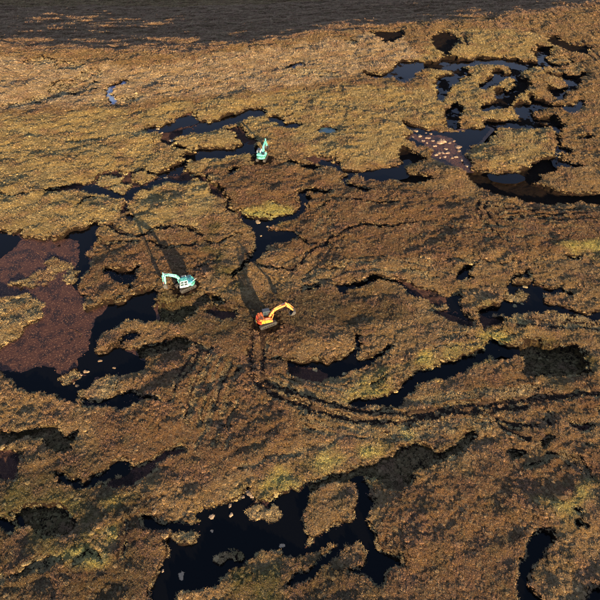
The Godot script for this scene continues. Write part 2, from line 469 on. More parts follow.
	water([320,159, 335,164, 345,170, 352,171, 365,171, 380,169, 392,166, 404,164, 408,160, 404,168, 405,175, 395,177, 388,179, 378,180, 365,179, 355,175, 345,173, 330,166], "peat water", 1.25)
	bare_cut(1.3, [396,153, 402,147, 410,149, 418,153, 427,158, 424,161, 415,161, 408,164, 400,161])
	bare_cut(1.2, [402,171, 412,175, 425,176, 433,181, 425,183, 410,181, 395,182])
	gully_cut(1.0, [342,177, 348,172, 354,173, 352,178, 346,181, 355,184, 365,188, 371,191, 362,193, 350,189, 343,184])
	water([321,127, 327,127, 334,128, 333,131, 326,132, 321,130], "green pool water", 1.1)
	# the pool dotted with tussocks, and the dark channel beyond
	shallows([400,121, 408,125, 418,128, 428,131, 440,131, 455,132, 462,130, 470,130, 480,129, 484,126, 490,128, 484,134, 478,141, 470,147, 464,153, 466,158, 475,165, 470,169, 458,167, 445,163, 436,159, 432,151, 428,145, 420,144, 412,142, 405,140, 410,136, 414,132, 406,127])
	open_water([398,120, 408,124, 418,127, 428,130, 440,131, 455,132, 462,130, 484,126, 490,128, 484,134, 478,141, 470,147, 464,153, 460,146, 455,138, 445,134, 432,133, 420,134, 412,131])
	open_water([407,140, 412,137, 418,141, 424,143, 418,145])
	bare_cut(1.5, [458,168, 470,169, 480,172, 492,172, 500,174, 510,173, 518,169, 530,165, 542,160, 552,157, 558,163, 552,171, 545,174, 538,177, 532,182, 545,187, 560,192, 575,194, 600,192, 640,190, 640,206, 600,205, 585,201, 565,201, 550,203, 530,201, 510,197, 495,193, 485,190, 474,182, 465,174])
	water([492,174, 505,175, 516,174, 522,177, 514,180, 504,180, 494,178], "peat water", 1.2)
	gully_cut(1.0, [556,159, 562,161, 575,164, 589,168, 580,169, 566,168, 558,165])
	gully_cut(0.9, [553,127, 558,132, 560,146, 566,150, 576,151, 562,155, 558,161, 555,159, 556,145, 555,135])
	maze_cut([480,131, 488,124, 495,121, 510,120, 530,122, 545,124, 553,126, 545,128, 530,127, 510,126, 495,131, 487,139, 480,141])
	# upper right hags
	maze_cut([397,64, 420,61, 438,63, 443,57, 450,57, 470,60, 480,55, 486,57, 500,57, 520,59, 535,62, 546,63, 535,66, 520,65, 505,63, 490,61, 470,65, 455,64, 466,68, 469,75, 458,73, 450,69, 442,67, 425,68, 412,72, 402,82, 397,78])
	maze_cut([439,77, 448,72, 458,74, 462,76, 455,82, 448,89, 444,97, 440,102, 437,95, 440,89, 435,85])
	maze_cut([447,111, 456,103, 463,106, 462,113, 458,121, 455,128, 449,126, 446,116])
	maze_cut([519,77, 523,82, 521,92, 515,97, 508,101, 506,94, 512,90, 516,84])
	maze_cut([530,97, 540,100, 548,104, 556,106, 566,106, 560,109, 548,109, 536,104])
	maze_cut([550,118, 558,120, 562,126, 558,132, 553,128])
	maze_cut([480,57, 500,59, 515,62, 528,66, 520,73, 518,77, 505,76, 496,83, 488,87, 484,91, 480,85, 490,78, 494,76, 496,68, 500,70, 507,70, 510,66, 498,63, 480,61])
	maze_cut([496,91, 505,88, 508,93, 506,101, 513,105, 500,109, 492,109, 486,107, 483,111, 483,105, 490,102, 498,102, 500,98, 496,94])
	maze_cut([533,52, 540,46, 552,48, 549,52, 546,57, 553,62, 563,62, 570,60, 572,66, 580,70, 587,75, 578,77, 570,75, 560,75, 550,73, 545,71, 541,63, 538,58])
	maze_cut([546,72, 555,75, 568,76, 575,78, 579,83, 574,89, 566,89, 565,93, 560,98, 553,96, 552,91, 548,87, 550,82, 556,80, 550,76])
	cut(1.1, [520,85, 525,81, 530,84, 527,91, 521,92])
	bare_cut(0.9, [548,37, 555,37, 566,42, 570,44, 585,46, 591,49, 580,54, 572,53, 566,49, 558,47, 550,44])  # dark peat floor also carries this hollow's shade
	maze_cut([517,101, 526,102, 535,105, 546,107, 540,110, 532,111, 530,114, 534,116, 540,117, 553,117, 552,122, 540,121, 530,122, 526,119, 521,115, 518,108])
	water([565,108, 576,104, 583,101, 579,108, 572,114, 564,113], "peat water", 1.15)
	maze_cut([484,126, 488,119, 496,121, 505,120, 520,119, 526,121, 510,124, 495,125])
	water([580,138, 586,135, 590,136, 586,140, 581,141], "peat water", 1.1)
	bare_cut(0.75, [432,39, 440,33, 448,32, 456,38, 456,46, 450,51, 446,55, 440,51, 434,45])  # hollow's shade painted in as a dark peat floor
	bare_cut(0.75, [370,32, 385,32, 400,31, 405,33, 398,38, 392,44, 384,43, 378,36])  # dark floor colour includes the shade of the hollow
	gully_cut(1.0, [397,66, 401,62, 420,61, 421,68, 415,74, 410,81, 402,82, 397,77, 385,78, 378,80, 370,77, 365,73, 372,74, 378,76, 388,74])
	water([365,73, 370,73, 374,77, 369,77], "peat water", 1.1)
	cut(0.35, [300,70, 315,71, 335,74, 341,78, 320,79, 300,77, 285,74])
	cut(0.5, [345,42, 350,41, 356,43, 352,46, 346,45])
	water([290,67, 294,64, 300,63, 303,65, 296,66, 292,70], "peat water", 1.05)
	island([548,57, 552,53, 562,52, 568,54, 570,58, 566,63, 558,62, 550,60])
	island([546,70, 550,67, 558,66, 565,69, 560,73, 552,73])
	island([563,67, 572,62, 580,64, 584,70, 578,74, 570,74, 565,72])
	island([545,80, 552,77, 560,77, 562,80, 566,82, 566,86, 556,87, 550,85])
	island([502,68, 508,66, 510,70, 505,71])
	# upper left hollows
	cut(0.6, [50,91, 55,83, 65,82, 75,82, 80,86, 84,90, 96,90, 86,93, 70,95, 55,98])
	cut(0.35, [40,97, 55,96, 56,99, 30,104, 15,108, 0,113, 0,109, 20,103])
	cut(0.6, [82,85, 95,82, 97,84, 84,88])
	cut(0.6, [57,64, 70,63, 86,66, 75,70, 60,69])
	cut(0.5, [25,63, 40,58, 55,60, 50,64, 30,66])
	cut(0.5, [75,79, 85,73, 98,70, 101,76, 90,79, 78,82])
	cut(0.3, [90,104, 100,100, 112,100, 130,98, 138,94, 143,97, 132,104, 110,107, 95,108])
	water([112,103, 108.5,97, 106.8,91, 108.5,88, 113,85.5, 124,81, 124,83, 114,88, 110.5,91, 111.5,96, 114.5,103], "stream water", 1.2)
	crease(1.8, 0.14, [0,131, 20,132, 45,136, 70,140, 100,138, 120,133, 132,131, 142,135])
	crease(1.0, 0.2, [205,110, 212,103, 218,97, 226,94, 240,92])
	crease(0.9, 0.25, [155,96, 170,92, 190,90, 215,83, 240,76])
	crease(0.5, 0.3, [285,115, 300,110, 318,106])
	# steps near the left machine, their edge shadows drawn as dark bare strips
	rut(0.8, 0.55, [96,225, 108,224, 118,229, 128,234, 142,237, 152,229, 165,227, 180,226, 192,229, 202,236])
	rut(0.6, 0.5, [150,241, 165,247, 175,247, 186,244, 198,240])
	rut(0.5, 0.45, [96,239, 110,243, 124,241, 140,242])
	crease(0.5, 0.4, [192,268, 205,263, 217,258])
	# wheel and track ruts
	rut(0.7, 0.22, [251,330, 251,350, 250,365, 251,376, 258,382])
	rut(0.7, 0.22, [263,330, 263,350, 262,365, 263,378, 270,386])
	rut(0.85, 0.38, [262,380, 275,387, 290,392, 310,398, 330,404, 350,409, 380,412, 410,413, 440,409, 470,405, 500,401, 530,398, 560,395, 600,392])
	rut(0.85, 0.38, [256,382, 268,391, 284,399, 300,405, 320,412, 345,418, 370,421, 400,422, 420,418, 440,414, 470,411, 492,410, 500,406, 530,406])
	rut(0.6, 0.35, [492,410, 494,418, 503,425, 520,433, 532,437])
	rut(0.6, 0.4, [495,414, 510,421, 525,424, 540,425])
	rut(0.5, 0.35, [508,399, 520,397, 535,396, 548,395, 560,398])
	rut(0.45, 0.25, [203,345, 190,370, 178,385, 168,403])
	rut(0.45, 0.25, [209,350, 198,375, 190,395, 184,420])
	rut(0.45, 0.2, [196,350, 184,368, 172,388])
	for k in 4:
		crease(0.5, 0.24, [214 + k * 9, 352 + k * 4, 203 + k * 10, 378, 194 + k * 10, 400, 186 + k * 11, 425])
	rut(0.4, 0.2, [232,365, 222,385, 214,410])
	rut(0.6, 0.35, [193,338, 200,347, 208,352, 212,345])
	rut(0.5, 0.35, [481,200, 477,208, 477,214, 484,223, 495,231, 506,241])
	rut(0.5, 0.3, [488,200, 485,209, 490,217, 500,226])
	rut(0.5, 0.3, [484,206, 510,208, 540,209, 570,208, 605,206])
	rut(0.5, 0.25, [490,213, 520,214, 550,214, 590,212])
	rut(0.5, 0.25, [500,219, 530,216, 560,220, 600,217])
	for k in 3:
		crease(0.5, 0.2, [270 + k * 6, 378 - k * 6, 300, 391 - k * 7, 340, 401 - k * 6, 385, 407 + k, 430, 402 - k * 3, 480, 397 - k * 4, 540, 391 - k * 3])
		crease(0.5, 0.2, [300, 412 + k * 7, 350, 424 + k * 6, 400, 428 + k * 5, 450, 420 + k * 5, 490, 416 + k * 6])
		crease(0.45, 0.2, [215 + k * 12, 395, 206 + k * 12, 420, 196 + k * 14, 448])
		crease(0.45, 0.18, [430 + k * 10, 230 - k * 6, 460, 236 - k * 5, 490, 240 - k * 6, 530, 236 - k * 7, 580, 232 - k * 6])
		crease(0.45, 0.18, [425 + k * 8, 322 + k * 6, 450, 330 + k * 5, 478, 331 + k * 3])
	crease(0.45, 0.25, [300,278, 320,271, 345,265, 375,262, 400,262, 425,266, 450,272])
	crease(0.4, 0.2, [302,272, 325,265, 350,260, 380,257, 410,258])
	crease(0.45, 0.25, [310,281, 330,275, 350,271, 380,269, 410,270, 440,277])
	rut(0.5, 0.3, [525,318, 560,321, 605,323])
	rut(0.5, 0.3, [515,325, 540,326, 570,328, 605,327])
	crease(0.5, 0.3, [420,256, 440,261, 455,258, 475,262, 500,263, 525,262, 545,259])
	rut(0.7, 0.22, [440,29, 452,33, 459,38, 462,46])
	rut(0.7, 0.22, [446,27, 460,31, 466,39, 467,46])
	rut(0.7, 0.22, [582,40, 590,47, 600,57])
	rut(0.7, 0.22, [576,40, 585,50, 597,62])
	rut(0.3, 0.3, [126,521, 125,540, 121,560])
	crease(0.35, 0.2, [332,207, 331,225, 325,235])
	crease(0.35, 0.2, [325,207, 318,228])
	crease(0.4, 0.25, [436,341, 455,338, 478,334])
	crease(0.4, 0.25, [430,348, 455,345, 482,340])
	crease(0.4, 0.25, [280,457, 300,452, 330,443, 350,436])
	crease(0.4, 0.2, [235,466, 262,460, 290,450, 320,444])
	crease(0.4, 0.25, [330,380, 355,374, 372,366])
	crease(0.35, 0.2, [340,385, 360,379, 385,369])
	crease(0.35, 0.2, [350,388, 375,380, 398,367])
	# ---- what grows where, with some light and shade painted in
	zone(YEL, 1.0, [-60,120, 60,115, 150,105, 260,95, 290,100, 280,130, 265,160, 250,190, 220,215, 190,225, 150,225, 100,225, 60,232, -60,235])
	zone(YEL, 1.0, [270,92, 330,88, 420,85, 445,100, 440,128, 400,150, 390,162, 350,165, 320,155, 290,140, 280,115])
	zone(PALE, 1.0, [-80,52, 60,60, 140,70, 200,56, 300,44, 400,30, 420,60, 330,80, 260,90, 150,100, -80,115])
	zone(YEL, 1.0, [420,55, 440,30, 520,30, 560,40, 540,70, 520,120, 470,125, 450,100, 430,90])
	zone(TAN, 1.0, [560,60, 660,50, 660,190, 600,185, 560,150, 550,110])
	zone(YEL, 1.0, [490,130, 520,122, 553,130, 553,156, 530,164, 500,168, 476,162, 470,150])
	zone(RED, 1.0, [205,165, 260,160, 320,175, 420,185, 480,200, 480,260, 420,265, 330,262, 290,262, 260,215, 230,205])
	zone(RED, 1.0, [480,205, 640,205, 640,245, 560,250, 480,258, 420,250])
	zone(TAN, 1.0, [400,262, 520,250, 640,250, 640,300, 560,300, 480,310, 420,300])
	zone(RED, 1.0, [85,235, 150,240, 205,235, 220,260, 180,280, 140,288, 90,300, 80,290, 92,250])
	zone(RED, 1.0, [155,340, 250,320, 300,330, 300,360, 280,400, 300,440, 180,480, 100,470, 80,420, 140,400])
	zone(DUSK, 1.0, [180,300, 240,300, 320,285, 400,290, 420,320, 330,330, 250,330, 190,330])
	zone(RED, 1.0, [440,380, 520,360, 530,390, 640,380, 640,420, 540,410, 440,405])
	zone(RED, 1.0, [380,500, 430,470, 520,440, 640,450, 640,490, 560,500, 520,520, 510,640, 390,640, 370,540])
	zone(DUSK, 1.0, [-30,440, 60,455, 120,480, 150,500, 170,540, 150,640, -30,640])  # shadow bands of this corner put into a darker ground colour
	zone(DUSK, 1.0, [210,640, 230,575, 290,560, 340,550, 370,585, 400,600, 400,640])  # shade along the bottom put into the ground colour
	zone(MOSS_AND_SHADE, 0.8, [10,485, 45,480, 80,490, 100,520, 80,540, 20,540, 5,515])
	zone(MOSS_AND_SHADE, 0.9, [225,600, 222,570, 250,560, 300,556, 320,560, 290,590, 270,605])
	zone(MOSS_AND_SHADE, 0.7, [520,345, 590,345, 592,376, 520,376])
	zone(MOSS_AND_SHADE, 0.8, [335,480, 400,470, 405,490, 380,495])
	zone(MOSS_AND_SHADE, 0.8, [155,302, 192,296, 192,320, 155,320])
	zone(MOSS_AND_SHADE, 0.8, [200,235, 212,228, 232,268, 245,290, 235,296, 218,275])  # cast shadow of the orange excavator, painted into the ground tint
	zone(MOSS_AND_SHADE, 0.6, [396,152, 428,156, 410,164])  # shade of the hollow painted as a darker patch
	zone(LIME, 1.0, [350,392, 370,378, 400,368, 425,362, 440,352, 486,343, 486,350, 458,361, 440,362, 424,369, 405,380, 388,393, 365,397])
	zone(LIME, 1.0, [165,520, 200,508, 225,497, 250,487, 290,477, 330,460, 365,448, 410,432, 412,440, 375,455, 335,470, 290,486, 245,493, 210,511])
	zone(LIME, 1.0, [-20,422, 20,420, 45,424, 44,428, 20,431, -20,430])  # yellow-green rim, with sunlight on the far bank put into its colour
	zone(LIME, 1.0, [236,204, 262,208, 290,206, 298,208, 280,217, 255,217, 240,212])
	zone(LIME, 1.0, [282,341, 288,340, 292,344, 286,348, 281,346])
	zone(LIME, 1.0, [515,526, 516,518, 540,512, 570,495, 582,482, 590,484, 580,500, 560,512, 530,522])
	zone(LIME, 1.0, [446,268, 462,264, 462,268, 452,274])
	zone(LIME, 1.0, [484,311, 500,304, 505,293, 500,291, 480,305, 470,312])
	zone(LIME, 1.0, [60,548, 95,540, 118,545, 100,560, 70,556])
	zone(LIME, 1.0, [20,556, 40,549, 60,552, 40,562, 20,568])
	zone(LIME, 1.0, [565,246, 600,240, 640,238, 640,252, 590,254])
	zone(LIME, 1.0, [112,506, 135,508, 150,516, 130,514])
	zone(LIME, 1.0, [486,331, 515,324, 520,328, 500,338, 488,343, 484,338])
	zone(HEATH, 0.9, [-200,-40, 700,-40, 700,4, 600,6, 560,12, 520,17, 470,12, 440,18, 405,22, 350,27, 300,37, 240,45, 170,55, 100,50, 50,48, -200,50])
	zone(HEATH, 0.9, [493,20, 505,14, 514,20, 514,29, 500,29])

# ------------------------------------------------------------------ maps, terrain, pools, vegetation

func blur(img: Image, small: int) -> void:
	var n := img.get_width()
	img.resize(small, small, Image.INTERPOLATE_BILINEAR)
	img.resize(n, n, Image.INTERPOLATE_CUBIC)

# far gullies are cut a little wider, for the grass that leans in over their rims
func wider(p: PackedVector2Array) -> PackedVector2Array:
	var mean := Vector2.ZERO
	for q in p:
		mean += q / p.size()
	if mean.y < 95.0:
		return p
	if Geometry2D.is_polygon_clockwise(p):
		p.reverse()
	return largest(Geometry2D.offset_polygon(p, 0.2 if mean.y < 125.0 else 0.55, Geometry2D.JOIN_ROUND))

func build_maps() -> void:
	var img := Image.create(MAP_N, MAP_N, false, Image.FORMAT_RF)
	img.fill(Color(0, 0, 0))
	var ri := Image.create(MAP_N, MAP_N, false, Image.FORMAT_L8)
	for r in ruts:
		if not r[3]:
			continue
		fill(ri, band_at(r[2], r[1] * 1.1), Color(1, 1, 1))
	rmap = ri.get_data()
	for r in ruts:
		fill(img, band_at(r[2], r[1]), Color(r[0] * 1.0, 0, 0))
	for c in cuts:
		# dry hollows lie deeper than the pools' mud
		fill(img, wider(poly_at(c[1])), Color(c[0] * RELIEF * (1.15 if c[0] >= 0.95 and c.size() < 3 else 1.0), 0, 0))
	for c in islands:
		var isle := poly_at(c[1], -0.3)
		if Geometry2D.is_polygon_clockwise(isle):
			isle.reverse()
		isle = largest(Geometry2D.offset_polygon(isle, 0.3))
		fill(img, isle, Color(c[0] * RELIEF, 0, 0))
	var soft: Image = img.duplicate()
	for n in [MAP_N / 2, MAP_N / 4, MAP_N / 8, MAP_N / 16, MAP_N / 32]:
		soft.resize(n, n, Image.INTERPOLATE_BILINEAR)
	soft.resize(SOFT_N, SOFT_N, Image.INTERPOLATE_CUBIC)
	hsoft = soft.get_data().to_float32_array()
	blur(img, MAP_N / 2)
	blur(img, MAP_N / 2)
	hmap = img.get_data().to_float32_array()
	var ci := Image.create(CM_N, CM_N, false, Image.FORMAT_RGBAF)
	ci.fill(Color(TAN.r, TAN.g, TAN.b, 1.0))
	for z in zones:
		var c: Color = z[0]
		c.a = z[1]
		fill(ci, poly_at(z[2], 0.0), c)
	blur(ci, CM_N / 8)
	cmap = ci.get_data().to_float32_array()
	# stands for the three machines
	for p in [[186.0, 287.5, 0.0], [266.0, 323.0, -0.1], [262.0, 159.0, -0.1]]:
		var g := ground_at(p[0], p[1], 0.0)
		pads.append([g.x, g.y, p[2]])

func gully(x: float, d: float) -> bool:
	var k := float(MAP_N) / MAP_W
	var ix := clampi(int((x + MAP_W * 0.5) * k), 0, MAP_N - 1)
	var iy := clampi(int(d * k), 0, MAP_N - 1)
	return gmap[iy * MAP_N + ix] > 100

func soil(x: float, d: float, dep: float, slope: float) -> Color:
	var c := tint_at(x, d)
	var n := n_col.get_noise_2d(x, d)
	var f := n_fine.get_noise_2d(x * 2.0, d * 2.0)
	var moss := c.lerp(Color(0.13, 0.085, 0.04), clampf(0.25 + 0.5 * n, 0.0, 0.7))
	var peat := Color(0.021, 0.014, 0.010) * (1.0 + 0.35 * f)
	if rutted(x, d) and dep < 0.7 * RELIEF:
		return peat * 2.6
	var mud := Color(0.115, 0.062, 0.050).lerp(Color(0.19, 0.098, 0.06), clampf(n_mud.get_noise_2d(x * 2.3, d * 2.3) * 1.6, 0.0, 1.0))
	mud = mud.lerp(Color(0.050, 0.033, 0.030), smoothstep(0.0, 0.3, n_lawn.get_noise_2d(x * 2.2 + 90.0, d * 2.2) + 0.3 * f))
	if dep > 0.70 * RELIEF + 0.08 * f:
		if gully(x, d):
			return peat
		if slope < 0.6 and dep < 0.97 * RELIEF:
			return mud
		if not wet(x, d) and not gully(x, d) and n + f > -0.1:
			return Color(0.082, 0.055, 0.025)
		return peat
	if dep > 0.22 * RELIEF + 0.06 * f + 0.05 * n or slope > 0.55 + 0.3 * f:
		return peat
	for p in pads:
		if Vector2(x - p[0], d - p[1]).length() < 3.2 + 2.5 * n + 1.5 * f:
			return peat
	return moss

func build_terrain() -> void:
	var nx := 800
	var nz := 1150
	var t0 := asinh(8.0 / CAM_H)
	var t1 := asinh(420.0 / CAM_H)
	var vs := PackedVector3Array()
	var ns := PackedVector3Array()
	var cs := PackedColorArray()
	var deps := PackedFloat32Array()
	vs.resize(nx * nz)
	ns.resize(nx * nz)
	cs.resize(nx * nz)
	deps.resize(nx * nz)
	var k := 0
	for j in nz:
		var d := CAM_H * sinh(lerpf(t0, t1, float(j) / (nz - 1)))
		var w := 0.62 * sqrt(d * d + CAM_H * CAM_H) + 6.0
		for i in nx:
			var x := w * (2.0 * i / (nx - 1) - 1.0)
			var dep := depth_at(x, d)
			deps[k] = dep
			vs[k] = Vector3(x, height_at(x, d, dep), -d)
			k += 1
	for j in nz:
		for i in nx:
			k = j * nx + i
			var a := vs[k + 1 if i < nx - 1 else k] - vs[k - 1 if i > 0 else k]
			var b := vs[k + nx if j < nz - 1 else k] - vs[k - nx if j > 0 else k]
			var n := a.cross(b).normalized()
			if n.y < 0.0:
				n = -n
			ns[k] = n
			cs[k] = soil(vs[k].x, -vs[k].z, deps[k], sqrt(1.0 - n.y * n.y) / maxf(n.y, 0.05))
	var idx := PackedInt32Array()
	idx.resize((nx - 1) * (nz - 1) * 6)
	var q := 0
	for j in nz - 1:
		for i in nx - 1:
			k = j * nx + i
			idx[q] = k
			idx[q + 1] = k + nx
			idx[q + 2] = k + 1
			idx[q + 3] = k + 1
			idx[q + 4] = k + nx
			idx[q + 5] = k + nx + 1
			q += 6
	var arr := []
	arr.resize(Mesh.ARRAY_MAX)
	arr[Mesh.ARRAY_VERTEX] = vs
	arr[Mesh.ARRAY_NORMAL] = ns
	arr[Mesh.ARRAY_COLOR] = cs
	arr[Mesh.ARRAY_INDEX] = idx
	var m := ArrayMesh.new()
	m.add_surface_from_arrays(Mesh.PRIMITIVE_TRIANGLES, arr)
	m.surface_set_material(0, mats["bog ground"])
	var o := MeshInstance3D.new()
	o.name = "ground"
	o.mesh = m
	o.set_meta("kind", "structure")
	add_child(o)

func largest(a: Array) -> PackedVector2Array:
	var best := PackedVector2Array()
	var most := -1.0
	for p in a:
		var area := 0.0
		for i in p.size():
			area += p[i].cross(p[(i + 1) % p.size()])
		if absf(area) > most:
			most = absf(area)
			best = p
	return best

# an outline with a wavering edge, as where dark water meets the shallows
func ragged(p: PackedVector2Array) -> PackedVector2Array:
	var r := PackedVector2Array()
	for i in p.size():
		var a := p[i]
		var b := p[(i + 1) % p.size()]
		var n := maxi(1, int(a.distance_to(b) / 0.4))
		for k in n:
			var q := a.lerp(b, float(k) / n)
			r.append(q + Vector2(n_warp.get_noise_2d(q.x * 3.0, q.y * 3.0), n_warp2.get_noise_2d(q.x * 3.0, q.y * 3.0)) * 0.5)
	return r

func build_pools() -> void:
	var left: Array = []
	for w in pool_water:
		var outline := poly_at(w[1]) if w[2] == 0.0 else wider(poly_at(w[1]))
		if Geometry2D.is_polygon_clockwise(outline):
			outline.reverse()
		left.append([w[0], largest(Geometry2D.offset_polygon(outline, 0.9, Geometry2D.JOIN_ROUND)) if w.size() < 4 else ragged(largest(Geometry2D.offset_polygon(outline, 0.3))), w[2]])
	# pools that touch become one
	var merged := true
	while merged:
		merged = false
		for i in left.size():
			for j in range(i + 1, left.size()):
				if left[i][0] != left[j][0] or left[i][2] != left[j][2] or Geometry2D.intersect_polygons(left[i][1], left[j][1]).is_empty():
					continue
				left[i][1] = largest(Geometry2D.merge_polygons(left[i][1], left[j][1]))
				left.remove_at(j)
				merged = true
				break
			if merged:
				break
	for w in left:
		if Geometry2D.triangulate_polygon(w[1]).is_empty():
			w[1] = Geometry2D.convex_hull(w[1]) if Geometry2D.offset_polygon(w[1], 0.05).is_empty() else largest(Geometry2D.offset_polygon(w[1], 0.05))
	var wi := Image.create(MAP_N, MAP_N, false, Image.FORMAT_L8)
	var gi := Image.create(MAP_N, MAP_N, false, Image.FORMAT_L8)
	for c in cuts:
		if c.size() > 2 and c[2] == 2:
			fill(gi, largest(Geometry2D.offset_polygon(wider(poly_at(c[1])), 0.9)), Color(1, 1, 1))
	gmap = gi.get_data()
	for w in left:
		fill(wi, w[1], Color(1, 1, 1))
	wmap = wi.get_data()
	for w in left:
		var poly: PackedVector2Array = w[1]
		if not Geometry2D.is_polygon_clockwise(poly):
			poly.reverse()
		var tris := Geometry2D.triangulate_polygon(poly)
		if tris.is_empty():
			print("pool not built")
			continue
		var st := SurfaceTool.new()
		st.begin(Mesh.PRIMITIVE_TRIANGLES)
		for t in range(0, tris.size(), 3):
			var c: Array = []
			for k in 3:
				c.append(Vector3(poly[tris[t + k]].x, WATER_Y - w[2], -poly[tris[t + k]].y))
			if (c[2] - c[0]).cross(c[1] - c[0]).y < 0.0:
				c.reverse()
			for v in c:
				st.set_normal(Vector3.UP)
				st.add_vertex(v)
		var o := MeshInstance3D.new()
		o.name = "water"
		o.mesh = st.commit()
		o.mesh.surface_set_material(0, mats[w[0]])
		o.set_meta("kind", "structure")
		add_child(o, true)

# one tussock: a lumpy crown of several mounds with short blades all over it
func tussock_mesh(sd: int, blades: int, n_lobes := 4, blade := 1.0) -> ArrayMesh:
	var r := RandomNumberGenerator.new()
	r.seed = sd
	var st := SurfaceTool.new()
	st.begin(Mesh.PRIMITIVE_TRIANGLES)
	st.set_smooth_group(-1)
	var lobes: Array = []
	for b in n_lobes:
		var a := TAU * (b + r.randf()) / n_lobes
		var off := Vector3(cos(a), 0, sin(a)) * (0.0 if b == 0 else r.randf_range(0.18, 0.34))
		lobes.append([off, r.randf_range(0.24, 0.36) if b > 0 else 0.40, r.randf_range(0.14, 0.32)])
	for lb in lobes:
		var seg := 6
		var rows: Array = []
		for g in [[1.0, -0.3], [0.82, 0.5], [0.4, 0.92]]:
			var row: Array = []
			for i in seg:
				var a: float = TAU * (i + r.randf_range(-0.3, 0.3)) / seg
				var q: float = lb[1] * g[0] * r.randf_range(0.8, 1.2)
				row.append(lb[0] + Vector3(cos(a) * q, lb[2] * g[1] * r.randf_range(0.85, 1.15), sin(a) * q))
			rows.append(row)
		var top: Vector3 = lb[0] + Vector3(0, lb[2], 0)
		for j in 2:
			for i in seg:
				var i2 := (i + 1) % seg
				var tone: float = r.randf_range(0.82, 1.18)
				st.set_color(Color(tone, tone, tone))
				for v in [rows[j][i], rows[j + 1][i], rows[j][i2], rows[j][i2], rows[j + 1][i], rows[j + 1][i2]]:
					st.add_vertex(v)
		for i in seg:
			var tone: float = r.randf_range(0.82, 1.18)
			st.set_color(Color(tone, tone, tone))
			for v in [rows[2][i], top, rows[2][(i + 1) % seg]]:
				st.add_vertex(v)
	for b in blades:
		var lb: Array = lobes[b % lobes.size()]
		var a: float = r.randf() * TAU
		var out := Vector3(cos(a), 0, sin(a))
		var side := Vector3(-out.z, 0, out.x)
		var q: float = r.randf()
		var root: Vector3 = lb[0] + out * lb[1] * q * 0.9 + Vector3.UP * lb[2] * (1.0 - 0.6 * q * q) * 0.85
		var l: float = r.randf_range(0.2, 0.5) * blade
		var lean: float = r.randf_range(0.3, 0.9) + q * 0.5
		var mid: Vector3 = root + (out * sin(lean) + Vector3.UP * cos(lean)) * l * 0.55
		var lean2: float = lean + r.randf_range(0.2, 0.8)
		var tip: Vector3 = mid + (out * sin(lean2) + Vector3.UP * cos(lean2)) * l * 0.5 + side * r.randf_range(-0.05, 0.05)
		var w: float = r.randf_range(0.018, 0.04)
		var tone: float = r.randf_range(0.82, 1.18)
		st.set_color(Color(tone, tone * r.randf_range(0.95, 1.03), tone * r.randf_range(0.9, 1.05)))
		for v in [root - side * w, mid - side * w * 0.8, root + side * w, root + side * w, mid - side * w * 0.8, mid + side * w * 0.8, mid - side * w * 0.8, tip, mid + side * w * 0.8]:
			st.add_vertex(v)
	st.generate_normals()
	var m := st.commit()
	m.surface_set_material(0, mats["tussock grass"])
	return m

# a tuft of flattened grass: thin blades lying out in all directions
func mat_mesh(sd: int, blades: int) -> ArrayMesh:
	var r := RandomNumberGenerator.new()
	r.seed = sd
	var st := SurfaceTool.new()
	st.begin(Mesh.PRIMITIVE_TRIANGLES)
	st.set_smooth_group(-1)
	for b in blades:
		var a: float = r.randf() * TAU
		var out := Vector3(cos(a), 0, sin(a))
		var side := Vector3(-out.z, 0, out.x)
		var c: float = r.randf() * TAU
		var root := Vector3(cos(c), 0, sin(c)) * 0.6 * sqrt(r.randf()) - Vector3.UP * 0.08
		var l: float = r.randf_range(0.5, 1.0)
		var lean: float = r.randf_range(0.35, 1.0)
		var mid: Vector3 = root + (out * sin(lean) + Vector3.UP * cos(lean)) * l * 0.5
		var lean2: float = lean + r.randf_range(0.4, 0.9)
		var tip: Vector3 = mid + (out * sin(lean2) + Vector3.UP * cos(lean2)) * l * 0.5 + side * r.randf_range(-0.12, 0.12)
		var w: float = r.randf_range(0.04, 0.085)
		var tone: float = r.randf_range(0.85, 1.15)
		st.set_color(Color(tone, tone, tone))
		for v in [root - side * w, mid - side * w, root + side * w, root + side * w, mid - side * w, mid + side * w, mid - side * w, tip, mid + side * w]:
			st.add_vertex(v)
	st.generate_normals()
	var m := st.commit()
	m.surface_set_material(0, mats["tussock grass"])
	return m

